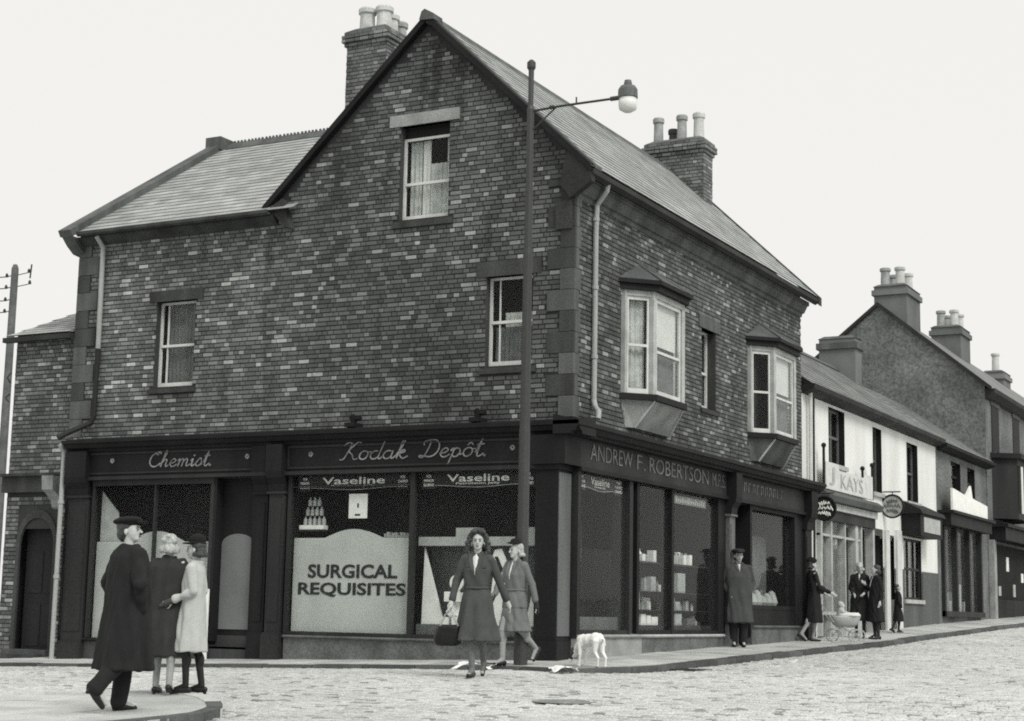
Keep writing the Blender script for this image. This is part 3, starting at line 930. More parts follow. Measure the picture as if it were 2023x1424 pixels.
# ---- oriel windows on the street side
def oriel(y0, label, dark):
    d, c, wf = .40, .45, 1.25
    pts = [(0., y0), (d, y0 + c), (d, y0 + c + wf), (0., y0 + 2*c + wf)]
    z0, z1 = 4.22, 5.93
    faces = [(pts[0], pts[1]), (pts[1], pts[2]), (pts[2], pts[3])]
    # the mullion posts and head as one frame
    fm = MB()
    for p in (pts[1], pts[2]):
        fm.box(p[0] - .075, p[0] + .012, p[1] - .065, p[1] + .065, z0, z1)
    for p in (pts[0], pts[3]):
        s = 1 if p is pts[0] else -1
        fm.box(-.02, .075, min(p[1], p[1] + s*.12), max(p[1], p[1] + s*.12), z0, z1)
    def ring(off, za, zb, m, name, par):
        b = MB()
        k = off
        pp = [(-.05, y0 - k*1.1), (.0, y0 - k*1.1), (d + k, y0 + c - k*.45), (d + k, y0 + c + wf + k*.45), (0., y0 + 2*c + wf + k*1.1), (-.05, y0 + 2*c + wf + k*1.1)]
        b.prism([(x, y, za) for x, y in pp], (0, 0, zb - za))
        return b.build(name, m, par)
    fm.prism([(x, y, z1 - .09) for x, y in ((-.05, y0 - .022), (0, y0 - .022), (d + .02, y0 + c - .009), (d + .02, y0 + c + wf + .009), (0, y0 + 2*c + wf + .022), (-.05, y0 + 2*c + wf + .022))], (0, 0, .09))
    w = fm.build('oriel_window', 'grey_p', CB, label=label)
    ring(.10, z1 + .001, z1 + .10, 'wood_d', 'cornice', w)
    ring(.16, z1 + .101, z1 + .17, 'wood_d', 'cornice', w)
    ring(.07, z0 - .10, z0, 'wood_d', 'sill', w)
    # hipped lead roof
    k = .14
    base = [(-.0, y0 - k), (d + k, y0 + c - k*.45), (d + k, y0 + c + wf + k*.45), (0., y0 + 2*c + wf + k)]
    ra, rb = (.0, y0 + c + .25, z1 + .55), (.0, y0 + c + wf - .25, z1 + .55)
    r = MB(); zb = z1 + .172
    r.face([(*base[0], zb), (*base[1], zb), ra]); r.face([(*base[1], zb), (*base[2], zb), rb, ra]); r.face([(*base[2], zb), (*base[3], zb), rb])
    r.face([(*p, zb) for p in base])
    rf = r.build('oriel_roof', 'lead', w)
    hp = MB()
    hp.tube([(.02, ra[1], ra[2] + .12), ra, (base[1][0], base[1][1], zb + .01)], .018, 6); hp.tube([ra, rb], .018, 6); hp.tube([rb, (base[2][0], base[2][1], zb + .01)], .018, 6)
    hp.build('hip_roll', 'lead', w)
    # tapering panelled base
    zt, zl = z0 - .101, z0 - .54
    top = [(0., y0 + .02), (d, y0 + c), (d, y0 + c + wf), (0., y0 + 2*c + wf - .02)]
    bot = [(0., y0 + .16), (.10, y0 + .34), (.10, y0 + 2*c + wf - .34), (0., y0 + 2*c + wf - .16)]
    ap = MB(); n_ = 4
    ap.v = [(x, y, zt) for x, y in top] + [(x, y, zl) for x, y in bot]
    ap.f = [(i, i+1, i+5, i+4) for i in range(3)] + [(4, 5, 6, 7), (0, 1, 2, 3)]
    apo = ap.build('apron', 'stone_l' if not dark else 'stone', w)
    for i in (1, 2):
        MB().tube([(top[i][0] + .01, top[i][1], zt), (bot[i][0] + .01, bot[i][1], zl)], .022, 6).build('apron_rib', 'grey_p', w)
    # three lights
    for i, (a, b) in enumerate(faces):
        u = np.array((b[0]-a[0], b[1]-a[1], 0)); L = np.linalg.norm(u); u /= L
        F = Fr((a[0], a[1], 0), u, (u[1], -u[0], 0))
        lo, hi = .10, L - .085
        m_ = (z0 + z1) / 2 - .05 if i != 1 else (z0 + z1)/2 - .12
        fr = MB(); e = .042
        fr.fb(F, lo, lo + e, -.05, -.012, z0 + .001, z1 - .09); fr.fb(F, hi - e, hi, -.05, -.012, z0 + .001, z1 - .09)
        fr.fb(F, lo + e, hi - e, -.05, -.014, z1 - .15, z1 - .092); fr.fb(F, lo + e, hi - e, -.05, -.010, z0 + .001, z0 + .09)
        fr.fb(F, lo + e, hi - e, -.06, -.008, m_ - .022, m_ + .022)
        s = fr.build('sash', 'white_p', w)
        MB().fb(F, lo + e, hi - e, -.040, -.034, z0 + .09, m_ - .022).build('pane', 'glass', w)
        MB().fb(F, lo + e, hi - e, -.030, -.024, m_ + .022, z1 - .15).build('pane', 'glass', w)
        if i == 1:
            MB().fb(F, lo + e, hi - e, -.10, -.09, m_ + .12, z1 - .1).build('blind', 'blind', w)  # white sheet stands in for bright sky reflected in the upper pane
        if not dark or i == 1:
            c_ = MB(); kk_ = int((hi - lo) / .02)
            for q in range(kk_ + 1):
                uu = lo + .03 + (hi - lo - .06) * q / kk_
                nn = -.14 + .015 * math.sin(q * 1.2)
                c_.v += [F.P(uu, nn, z0 + .05), F.P(uu, nn, z1 - .12)]
            c_.f = [(2*q, 2*q+2, 2*q+3, 2*q+1) for q in range(kk_)]
            c_.build('curtain', 'net_d' if i == 1 else 'net', w, recalc=False)
    # the dark room behind
    rm = MB()
    ya, yb = y0 + .06, y0 + 2*c + wf - .06
    rm.box(-1.4, -.05, ya, yb, z0 - .05, z1 + .1)
    rm.f = [f for j, f in enumerate(rm.f) if j != 3]        # open to the street
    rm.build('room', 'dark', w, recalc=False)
    return w
oriel(BAYS[0], 'near oriel window with net curtains and pale frame', False)
oriel(BAYS[1], 'far oriel window with dark panes', True)

# ---- roofs
def slate_plane(O, U, S, inside, lu, ls, m, parent, single=0, g=.21, w=.26, up=None, seed=2):
    """slates in courses on a sloping plane: O foot, U along the eave, S up the slope"""
    O, U, S = np.array(O, float), np.array(U, float), np.array(S, float)
    U /= np.linalg.norm(U); S /= np.linalg.norm(S)
    Nn = np.cross(U, S); Nn = Nn if Nn[2] > 0 else -Nn
    r = random.Random(seed)
    items = []
    row = 0; s = 0.
    while s < ls:
        u = -w if row % 2 == 0 else -w / 2
        while u < lu:
            if inside(u + w/2, s + g/2): items.append((u, s, r.uniform(-.006, .006), r.uniform(0, .006)))
            u += w
        s += g; row += 1
    def geom(mb, base, du, dt):
        p = lambda a, b, c: tuple(base + U*a + S*b + Nn*c)
        i = len(mb.v); ww = w - .006
        mb.v += [p(0, du, .012), p(ww, du, .012), p(0, du, .019 + dt*.5), p(ww, du, .019 + dt*.5), p(0, g + .03, .006), p(ww, g + .03, .006)]
        mb.f += [(i, i+1, i+3, i+2), (i+2, i+3, i+5, i+4), (i, i+2, i+4), (i+1, i+5, i+3)]
    items.sort(key=lambda t: math.dist(O + U*t[0] + S*t[1], CAMP))
    mb = MB()
    for u, s, du, dt in items[single:]:
        geom(mb, O + U*u + S*s, du, dt)
    mb.build('slates', m, parent, kind='stuff', recalc=False)
    if single:
        cache = []
        for i in range(6):
            q = MB(); geom(q, np.zeros(3), r.uniform(-.006, .006), r.uniform(0, .006))
            me = q.mesh('slate', recalc=False); me.materials.append(M[m]); cache.append(me)
        for k, (u, s, du, dt) in enumerate(items[:single]):
            o = link('slate', cache[k % 6], None, parent); o.location = O + U*u + S*s

# wing roof, facing the side street
wr = MB()
e0, rdg = (-.26, 7.33), (3.9, 10.02)
ym_, zm_ = .06, e0[1] + (.06 - e0[0]) * (rdg[1] - e0[1]) / (rdg[0] - e0[0])
wr.face([(-10.12, e0[0], e0[1]), (-5.64, e0[0], e0[1]), (-5.64, ym_, zm_), (-10.12, ym_, zm_)])
wr.face([(-10.12, ym_, zm_), (-4.6, ym_, zm_), (-4.6, rdg[0], rdg[1]), (-10.12, rdg[0], rdg[1])])
wr.face([(-10.12, 8.2, 7.2), (-5.0, 8.2, 7.2), (-5.0, rdg[0], rdg[1]), (-10.12, rdg[0], rdg[1])])
wing = wr.build('wing_roof', 'slate_d', CB, recalc=False)
S = np.array((0, rdg[0] - e0[0], rdg[1] - e0[1])); LS = np.linalg.norm(S)
def in_wing(u, s):
    x = -10.1 + u; yy = e0[0] + S[1]/LS*s; zz = e0[1] + S[2]/LS*s
    lim = AX - (AZ - zz) / sl_l + .1 if zz > 7.5 else -5.4
    return u > 0.12 and s < LS - .08 and x + .13 < lim + .3
slate_plane((-10.1, e0[0], e0[1]), (1, 0, 0), S, in_wing, 5.4, LS, 'slate', wing, single=300)
# verge coping at the left end, ridge with cresting, gutter
q = MB(); up = np.array((0, -S[2], S[1])) / LS
a, b = np.array((-10.2, e0[0] - .12, e0[1] - .08)), np.array((-10.2, rdg[0], rdg[1]))
q.prism([a, a + up*.13, b + up*.13, b], (.30, 0, 0))
b2 = np.array((-10.2, 8.2, 7.2))
q.prism([b + (0, .002, 0), b + np.array((0, .002, .15)), b2 + np.array((0, 0, .12)), b2], (.30, 0, 0))
q.build('verge_coping', 'stone', wing)
q = MB().prism([(-10.18, -.36, 7.26), (-10.18, .1, 7.26), (-10.18, .1, 6.98), (-10.18, -.05, 7.0), (-10.18, -.22, 7.12)], (.26, 0, 0))
q.build('kneeler', 'stone', wing)
q = MB().box(-10.24, -9.86, 3.66, 4.14, 9.95, 10.22); q.build('ridge_block', 'stone', wing)
x = -9.8
while x < -5.9:
    q = MB()
    q.prism([(x, 3.9 - .15, 9.95), (x, 3.9, 10.12), (x, 3.9 + .15, 9.95)], (.435, 0, 0))
    for k in range(5):
        xa = x + .02 + k * .085
        q.prism([(xa, 3.885, 10.10), (xa + .055, 3.885, 10.10), (xa + .042, 3.885, 10.155), (xa + .012, 3.885, 10.155)], (0, .03, 0))
    q.build('ridge_tile', 'stone', wing)
    x += .44
q = MB()
q.profile(FA, -9.86, -5.62, [(.24, 7.28), (.30, 7.25), (.35, 7.28), (.35, 7.335), (.335, 7.335), (.32, 7.29), (.25, 7.30)])
q.profile(FA, -9.95, -5.6, [(.0, 7.12), (.05, 7.13), (.2, 7.23), (.2, 7.27), (.0, 7.27)])
q.build('gutter', 'stone_d', wing)

# main roof
mr = MB()
RY0, RY1 = -.12, 11.42
EB = (.34, 7.44)
def main_z(x): return AZ + .06 - (sl_r if x > AX else sl_l) * abs(x - AX)
le = GL - .25
mr.face([(EB[0], RY0, main_z(EB[0])), (EB[0], RY1, main_z(EB[0])), (AX, RY1, main_z(AX)), (AX, RY0, main_z(AX))])
mr.face([(le, RY0, main_z(le)), (le, RY1, main_z(le)), (AX, RY1, main_z(AX)), (AX, RY0, main_z(AX))])
main = mr.build('main_roof', 'slate_d', CB, recalc=False)
S2 = np.array((AX - EB[0], 0, main_z(AX) - main_z(EB[0]))); L2 = np.linalg.norm(S2)
slate_plane((EB[0], RY0, main_z(EB[0])), (0, 1, 0), S2, lambda u, s: u > .25 and s < L2 - .05 and u < RY1 - RY0 - .2, RY1 - RY0, L2, 'slate', main, seed=5)
S3 = np.array((AX - le, 0, main_z(AX) - main_z(le))); L3 = np.linalg.norm(S3)
slate_plane((le, RY0, main_z(le)), (0, 1, 0), S3, lambda u, s: u > .25 and s < L3 - .05 and u < RY1 - RY0 - .2, RY1 - RY0, L3, 'slate', main, seed=6)
# barge boards on the gable, ridge
def rake(x0, x1, y0, y1, m, name, hgt=.13, drop=.10, lift=.03):
    q = MB(); pts = [(x0, main_z(x0)), (x1, main_z(x1))]
    q.prism([(x0, y0, pts[0][1] - drop), (x0, y0, pts[0][1] + lift), (x1, y0, pts[1][1] + lift), (x1, y0, pts[1][1] - drop)], (0, y1 - y0, 0))
    return q.build(name, m, main)
rake(le, AX, RY0 - .03, RY0 + .09, 'wood_d', 'barge_board')
rake(AX + .001, EB[0] - .02, RY0 - .03, RY0 + .09, 'wood_d', 'barge_board')
rake(AX + .002, EB[0] + .02, RY0 + .09, RY0 + .34, 'stone', 'verge_tile', drop=.0, lift=.05)
rake(AX + .001, EB[0] + .05, RY1 - .12, RY1 + .05, 'stone_d', 'far_verge', drop=.14, lift=.05)
q = MB(); y_ = RY0 + .0
q.prism([(AX - .14, RY0, main_z(AX - .14) + .01), (AX, RY0, main_z(AX) + .07), (AX + .14, RY0, main_z(AX + .14) + .01)], (0, RY1 - RY0, 0))
q.build('ridge', 'stone', main)
q = MB().prism([(AX - .12, RY0 - .05, AZ - .02), (AX - .08, RY0 - .05, AZ + .12), (AX - .02, RY0 - .05, AZ + .16), (AX + .15, RY0 - .05, AZ + .06), (AX + .16, RY0 - .05, AZ - .04)], (0, .3, 0))
q.build('apex_finial', 'stone', main)
# kneelers at the gable feet
q = MB().prism([(le - .02, -.16, main_z(le) - .12), (le + .42, -.16, main_z(le) + .12), (GL + .36, -.16, 7.02), (GL + .22, -.16, 7.06), (GL + .02, -.16, 7.28)], (0, .18, 0))
q.build('kneeler', 'stone_d', main)
q = MB().prism([(EB[0], -.13, main_z(EB[0]) - .1), (EB[0] - .42, -.13, main_z(EB[0] - .42) - .1), (-.2, -.13, 7.25), (-.02, -.13, 7.02), (.1, -.13, 7.1), (EB[0], -.13, 7.25)], (0, .14, 0))
q.build('kneeler', 'wood_m', main)
q = MB().fb(FA, -.30, -.02, .029, .06, 6.55, 7.0); q.build('soot_stained_stone', 'stone_d', main)
# eaves cornice and gutter on the street side
q = MB()
q.profile(FB, .06, 11.2, [(-.02, 7.05), (.03, 7.05), (.05, 7.12), (.09, 7.13), (.16, 7.27), (.2, 7.28), (.2, 7.36), (-.02, 7.36)])
q.build('eaves_cornice', 'stone', main)
q = MB()
q.profile(FB, -.1, 11.35, [(.22, 7.36), (.29, 7.32), (.37, 7.37), (.37, 7.45), (.35, 7.45), (.34, 7.38), (.24, 7.38)])
q.build('gutter', 'wood_m', main)

# ---- chimneys
def chimney(x0, x1, y0, y1, z0, z1, pots, name='chimney', m='brick_chim', mort='mortar_l', bricks=True, parent=None, cap='stone', label=None):
    b = MB().box(x0, x1, y0, y1, z0, z1)
    c = b.build(name, mort, parent or CB, label=label)
    if bricks:
        q = MB()
        fa, fb_ = Fr((x0, y0, 0), (1, 0, 0), (0, -1, 0)), Fr((x1, y0, 0), (0, 1, 0), (1, 0, 0))
        fc, fd = Fr((x1, y1, 0), (-1, 0, 0), (0, 1, 0)), Fr((x0, y1, 0), (0, -1, 0), (-1, 0, 0))
        for i, (F, L) in enumerate(((fa, x1-x0), (fb_, y1-y0), (fc, x1-x0), (fd, y1-y0))):
            bricks_joined(q, F, brick_list(0, L, z0, z1 - .32, [], seed=20 + i))
        k = 0
        for zz, o in ((z1 - .32, .045), (z1 - .24, .09), (z1 - .16, .09), (z1 - .08, .05)):
            for i, (F, L) in enumerate(((fa, x1-x0), (fb_, y1-y0), (fc, x1-x0), (fd, y1-y0))):
                bricks_joined(q, F, [(a, b_, zc, d, o) for a, b_, zc, d, p in brick_list(-o, L + o, zz, zz + .079, [], seed=50 + i)], n0=-.02)
        q.build('bricks', m, c, kind='stuff', recalc=False)
    else:
        q = MB().box(x0-.07, x1+.07, y0-.07, y1+.07, z1 - .3, z1 - .12); q.build('oversailing_course', m, c)
    q = MB(); mx_, my_ = (x0+x1)/2, (y0+y1)/2
    q.v = [(x0-.03, y0-.03, z1), (x1+.03, y0-.03, z1), (x1+.03, y1+.03, z1), (x0-.03, y1+.03, z1), (x0+.12, y0+.1, z1+.09), (x1-.12, y0+.1, z1+.09), (x1-.12, y1-.1, z1+.09), (x0+.12, y1-.1, z1+.09)]
    q.f = [(0, 1, 5, 4), (1, 2, 6, 5), (2, 3, 7, 6), (3, 0, 4, 7), (4, 5, 6, 7), (0, 3, 2, 1)]
    q.build('flaunching', cap, c)
    for px, py, r, h, pm in pots:
        q = MB().lathe((px, py, z1 + .03), [(r*1.05, 0), (r*1.0, .08), (r*.92, h*.75), (r*.92, h - .13), (r*1.15, h - .11), (r*1.18, h - .03), (r*1.05, h), (r*.75, h), (r*.7, h-.3)], 16)
        q.build('chimney_pot', pm, c, smooth=False)
    return c
chimney(-7.05, -6.12, 4.0, 5.35, 8.6, 12.12, [(-6.75, 4.25, .16, .5, 'pot_l'), (-6.38, 4.3, .16, .5, 'pot_l'), (-6.5, 4.75, .15, .5, 'pot_l'), (-6.5, 5.1, .14, .45, 'pot')], label='tall left chimney stack on the wing')
chimney(-3.2, -1.86, 10.25, 10.8, 8.0, 11.0, [(-3.02, 10.5, .11, .62, 'pot'), (-2.74, 10.68, .10, .38, 'iron_g'), (-2.46, 10.5, .11, .62, 'pot'), (-2.06, 10.5, .12, .62, 'pot_l')], label='chimney stack on the far end of the ridge')

# ---- rain water pipes
q = MB()
q.tube([(-9.42, -.28, 7.22), (-9.42, -.1, 7.05), (-9.42, -.08, 5.2)], .045, 10)
q.build('drainpipe', 'iron_l', CB)
q = MB()
q.tube([(-9.42, -.08, 5.2), (-9.43, -.08, 3.98), (-9.47, -.1, 3.86), (-9.72, -.4, 3.66), (-9.8, -.55, 3.56)], .048, 10)
q.build('drainpipe', 'wood_m', CB)
q = MB()
q.tube([(-9.78, -.52, 3.45), (-9.72, -.46, 3.3), (-9.72, -.46, -.3)], .042, 10)
for zz in (1.1, 2.4): q.lathe((-9.72, -.46, zz), [(.055, 0), (.055, .06)], 10)
q.build('drainpipe', 'iron_l', CB)
q = MB()
q.tube([(.30, .58, 7.36), (.27, .60, 7.26), (.09, .63, 7.05), (.075, .63, 6.6), (.075, .63, 3.95), (.12, .58, 3.84), (.30, .32, 3.72), (.34, .24, 3.66), (.34, .22, 3.6)], .042, 10)
for zz in (4.6, 5.7, 6.8): q.lathe((.075, .63, zz), [(.055, 0), (.055, .06)], 10)
q.build('drainpipe', 'iron_l', CB)

# ================================================================== shopfront
# side street front (frame FA, standing .4 out), ground falls to the left
NA = .40
def gA(u): return pave(u, -.45)
sf = MB()
sf.profile(FA, -9.66, .40, [(-.02, 3.60), (.60, 3.50), (.60, 3.44), (.56, 3.42), (.52, 3.36), (.46, 3.34), (.44, 3.30), (-.02, 3.30)])
corn_a = sf.build('cornice', 'wood_d', CB)
q = MB().fb(FA, -9.64, .05, .0, NA + .015, 2.86, 3.299); q.build('fascia', 'wood_d', CB)
for u0, u1 in ((-9.2, -5.34), (-4.92, -.42)):
    q = MB()
    q.fb(FA, u0, u1, NA + .016, NA + .035, 3.24, 3.27); q.fb(FA, u0, u1, NA + .016, NA + .035, 2.90, 2.93)
    q.fb(FA, u0, u0 + .03, NA + .016, NA + .035, 2.931, 3.239); q.fb(FA, u1 - .03, u1, NA + .016, NA + .035, 2.931, 3.239)
    q.build('fascia_moulding', 'wood_m', CB)
q = MB().fb(FA, -9.64, -.3, .2, NA + .06, 2.80, 2.859); q.build('fascia_moulding', 'wood_m', CB)
script('Chemist.', FA, -7.86, -6.36, 3.0, .26, NA + .025, 'gold', CB)
script('Kodak Depôt.', FA, -3.92, -1.1, 3.02, .28, NA + .025, 'gold', CB)
for u in (-8.63, -5.74, -4.47, -.78):
    q = MB()
    for k in range(8):
        w = k * math.pi / 4
        q.tube([FA.P(u + .014*math.cos(w), NA + .025, 3.13 + .014*math.sin(w)), FA.P(u + .042*math.cos(w), NA + .025, 3.13 + .042*math.sin(w))], [.010, .013], 5)
    q.build('fascia_rosette', 'gold', CB)
# consoles and pilasters
def pilaster(F, u0, u1, n1, gz, m='wood_m', con='wood_d', top=2.86, base=.24, name='pilaster', nb=.0):
    q = MB(); c = (u0 + u1) / 2
    q.fb(F, u0 - .03, u1 + .03, nb, n1 + .05, gz - .25, base)
    q.fb(F, u0 - .02, u1 + .02, nb, n1 + .035, base, base + .03)
    q.fb(F, u0, u1, nb, n1, base + .03, top - .36)
    q.fb(F, u0 - .03, u1 + .03, nb, n1 + .04, top - .36, top - .32)
    q.fb(F, u0 + .05, u1 - .05, n1, n1 + .012, base + .2, top - .5)
    p = q.build(name, m, CB)
    q = MB()
    q.profile(F, u0 - .01, u1 + .01, [(nb, top - .319), (n1 + .03, top - .319), (n1 + .05, top - .2), (n1 + .12, top - .1), (n1 + .14, top + .0), (n1 + .14, top + .44), (nb, top + .44)])
    q.build('console', con, p)
    return p
pilaster(FA, -9.60, -9.14, NA, gA(-9.4), base=.0)
pilaster(FA, -5.26, -4.96, NA + .02, gA(-5.1))
pilaster(FA, -5.62, -5.36, NA - .08, gA(-5.4), m='wood_d')
# corner pillar
q = MB()
q.box(-.30, .02, -.47, -.02, .26, 2.78); q.box(-.33, .05, -.50, -.02, -.25, .259); q.box(-.33, .05, -.5, -.02, 2.781, 2.859)
q.box(-.31, .028, -.478, -.02, .26, .3)
cp = q.build('corner_pillar', 'wood_d', CB)
q = MB().box(.0202, .034, -.455, -.05, .33, 2.74); q.build('pillar_lit_side', 'wood_g', cp)  # lighter panel: the pillar's lit side put into the colour
q = MB().box(-.42, .16, -.54, -.0, 2.86, 3.299); q.build('corner_block', 'wood_d', cp)
# stall riser with sill, window 2
def riser(F, u0, u1, n1, g0, g1, z1, m='riser', sill='grey_p', parent=None):
    q = MB().fb(F, u0, u1, .02, n1, g0 - .2, z1 - .06, dz=g1 - g0)
    r = q.build('stall_riser', m, parent or CB)
    q = MB().profile(F, u0, u1, [(.02, z1 - .059), (n1 + .03, z1 - .059), (n1 + .05, z1 - .035), (n1 + .03, z1 - .01), (.02, z1)])
    q.build('window_sill', sill, r)
    return r
riser(FA, -4.90, -.36, NA - .02, gA(-4.9), gA(-.3), .25, sill='stone')
riser(FA, -9.10, -6.42, NA - .04, gA(-9), gA(-6.4), .10, m='stone_d', sill='wood_d')
q = MB()
n0, n1 = NA - .10, NA - .02
for u, w in ((-4.92, .07), (-2.60, .09), (-.40, .09)): q.fb(FA, u, u + w, n0, n1, .25, 2.799)
q.fb(FA, -4.85, -2.60, n0 + .01, n1 - .01, 2.5995, 2.615); q.fb(FA, -4.85, -.4, n0, n1 - .005, .251, .30)
win2 = q.build('shop_window', 'wood_m', CB, label='wide shop window under the script sign')
MB().fb(FA, -4.85, -2.60, n0 + .02, n0 + .03, .30, 2.5995).build('pane', 'glass_s', win2)
MB().fb(FA, -2.51, -.40, n0 + .02, n0 + .03, .30, 2.799).build('pane', 'glass_s', win2)
MB().fb(FA, -4.85, -2.60, n0 + .02, n0 + .03, 2.615, 2.799).build('pane', 'glass_s', win2)
q = MB()
for u, w in ((-9.08, .06), (-7.70, .035), (-6.50, .07)): q.fb(FA, u, u + w, n0, n1, .10, 2.70)
q.fb(FA, -9.08, -6.43, n0, n1 + .01, 2.701, 2.799)
win1 = q.build('shop_window', 'wood_m', CB, label='left shop window with pale lower screen')
MB().fb(FA, -9.02, -7.70, n0 + .02, n0 + .03, .10, 2.70).build('pane', 'glass_s', win1)
MB().fb(FA, -7.665, -6.50, n0 + .02, n0 + .03, .10, 2.70).build('pane', 'glass_s', win1)
# recessed door with arched light panel
q = MB()
q.fb(FA, -6.42, -5.63, .13, .18, .0, 2.0); q.fb(FA, -6.42, -5.63, .13, .17, 2.0, 2.795)
door = q.build('shop_door', 'wood_d', CB, label='dark shop door with a tall arched frosted panel')
arch = [(-6.36, .30), (-5.70, .30), (-5.70, 1.70)] + [(-6.03 + .33*math.cos(math.radians(a)), 1.70 + .17*math.sin(math.radians(a))) for a in range(15, 180, 15)] + [(-6.36, 1.70)]
q = MB().prism([FA.P(u, .185, z) for u, z in arch], FA.n * .012); q.build('arched_panel', 'board_d', door)
q = MB().tube([FA.P(-5.66, .18, .9), FA.P(-5.66, .23, .92), FA.P(-5.66, .23, 1.08), FA.P(-5.66, .18, 1.1)], .012, 6); q.build('door_handle', 'iron_g', door)
q = MB().fb(FA, -6.42, -5.63, .05, NA - .05, -.5, -.02); q.build('doorstep', 'stone_d', door)
q = MB().fb(FA, -6.42, -5.63, .183, .195, .02, .2); q.build('kick_plate', 'iron', door)
q = MB().fb(FA, -6.43, -6.37, -.04, NA - .02, .1, 2.8); q.fb(FA, -5.68, -5.62, -.04, NA - .1, .1, 2.8); q.build('door_jamb', 'wood_d', door)
# stump brackets of an old lamp above the cornice
for u in (-3.84, -1.54):
    q = MB(); q.fb(FA, u - .09, u + .09, .02, .3, 3.57, 3.64); q.tube([FA.P(u, .15, 3.64), FA.P(u, .2, 3.78)], [.05, .035], 8); q.fb(FA, u - .06, u + .12, .1, .2, 3.70, 3.75)
    q.build('cornice_bracket', 'wood_d', CB)

# street front (frame FB)
NB = .10
def gB(y): return pave(.1, y)
q = MB()
q.profile(FB, -.60, 11.62, [(-.02, 3.60), (.42, 3.49), (.42, 3.43), (.38, 3.41), (.34, 3.35), (.28, 3.33), (.26, 3.301), (-.02, 3.301)])
q.build('cornice', 'wood_d', CB)
q = MB().fb(FB, .0, 11.5, -.05, NB + .02, 2.86, 3.300); q.build('fascia', 'wood_m', CB)
q = MB().fb(FB, .0, 11.5, -.05, NB + .08, 2.80, 2.859); q.build('fascia_moulding', 'wood_d', CB)
for w_, a_, b_ in (('ANDREW', .42, 2.02), ('F.', 2.2, 2.55), ('ROBERTSON', 2.72, 5.42)): text(w_, FB, a_, b_, 3.0, 3.25, NB + .022, 'gold_d', CB, bold=-.004)
text('M.P.S.', FB, 5.62, 6.28, 3.0, 3.24, NB + .022, 'gold_d', CB, bold=-.004)
q = MB()                                                    # lettering too worn to read on the second fascia
r2 = random.Random(5)
u = 7.3
while u < 9.6:
    k = r2.choice((0, 1, 2))
    q.fb(FB, u, u + .035, NB + .021, NB + .028, 3.02, 3.2)
    if k: q.fb(FB, u + .035, u + .12, NB + .021, NB + .028, 3.17, 3.2)
    if k == 2: q.fb(FB, u + .12, u + .15, NB + .021, NB + .028, 3.05, 3.2)
    u += .24
q.build('worn_lettering', 'gold_d', CB, kind='stuff')
pilaster(FB, 6.38, 6.66, NB + .08, gB(6.4), m='wood_g', con='wood_d', base=.5)
pilaster(FB, 11.0, 11.4, NB + .05, gB(11), m='wood_d', con='wood_d', base=.6)
q = MB(); q.fb(FB, .02, .13, -.2, NB + .02, .3, 2.80); q.fb(FB, 1.95, 2.08, -.2, NB + .02, .36, 2.80)
q.fb(FB, .131, 1.949, NB - .1, NB, .36, .42)
wb1 = q.build('shop_window', 'wood_m', CB, label='narrow street-side window next to the corner pillar')
MB().fb(FB, .13, 1.95, NB - .06, NB - .05, .42, 2.80).build('pane', 'glass_b', wb1)
riser(FB, .03, 2.4, NB + .05, gB(0), gB(2.4), .36, m='stone_l', sill='stone_l')
riser(FB, 2.41, 6.3, NB - .02, gB(2.4), gB(6.3), .36, m='riser', sill='grey_p')
q = MB(); q.fb(FB, 2.3, 2.40, -.05, NB, .36, 2.8); q.fb(FB, 3.78, 3.88, -.1, NB, .36, 2.80); q.fb(FB, 6.0, 6.38, -.1, NB, .36, 2.8)
q.fb(FB, 3.88, 6.0, -.02, NB - .01, .361, .42); q.fb(FB, 2.4, 3.78, -.02, NB - .01, .361, .42)
wb2 = q.build('shop_window', 'wood_d', CB, label='street-side window full of small displays')
MB().fb(FB, 2.4, 3.78, .02, .03, .42, 2.8).build('pane', 'glass_b', wb2)
MB().fb(FB, 3.88, 6.0, .02, .03, .42, 2.8).build('pane', 'glass_b', wb2)
# second shop: recessed doorway and window
q = MB(); q.fb(FB, 6.75, 7.72, -.95, -.9, .1, 2.3); q.fb(FB, 6.75, 7.72, -.95, -.88, 2.3, 2.8)
d2 = q.build('shop_door', 'wood_d', CB, label='recessed dark doorway behind the man in the grey coat')
q = MB().fb(FB, 6.9, 7.55, -.899, -.885, 1.0, 2.2); q.build('door_light', 'glass_s', d2)
q = MB().fb(FB, 6.68, 7.76, -.9, NB, -.2, .18); q.build('doorstep', 'stone_d', d2)
q = MB(); q.fb(FB, 7.72, 7.82, -.9, NB, .3, 2.8); q.fb(FB, 10.42, 10.55, -.1, NB, .3, 2.8); q.fb(FB, 7.82, 10.42, -.1, NB, .82, .9); q.fb(FB, 7.82, 10.42, -.1, NB, 2.72, 2.8); q.fb(FB, 10.55, 11.0, -.1, NB - .02, .2, 2.8)
wb3 = q.build('shop_window', 'wood_d', CB, label='far street-side window with a dim display')
MB().fb(FB, 7.82, 10.42, -.04, -.03, .9, 2.72).build('pane', 'glass_b', wb3)
riser(FB, 7.74, 10.98, NB + .02, gB(7.7), gB(11), .52, m='riser', sill='stone')
q = MB().fb(FB, 7.82, 10.9, -.09, NB - .01, .52, .82); q.build('stall_board', 'wood_d', wb3)
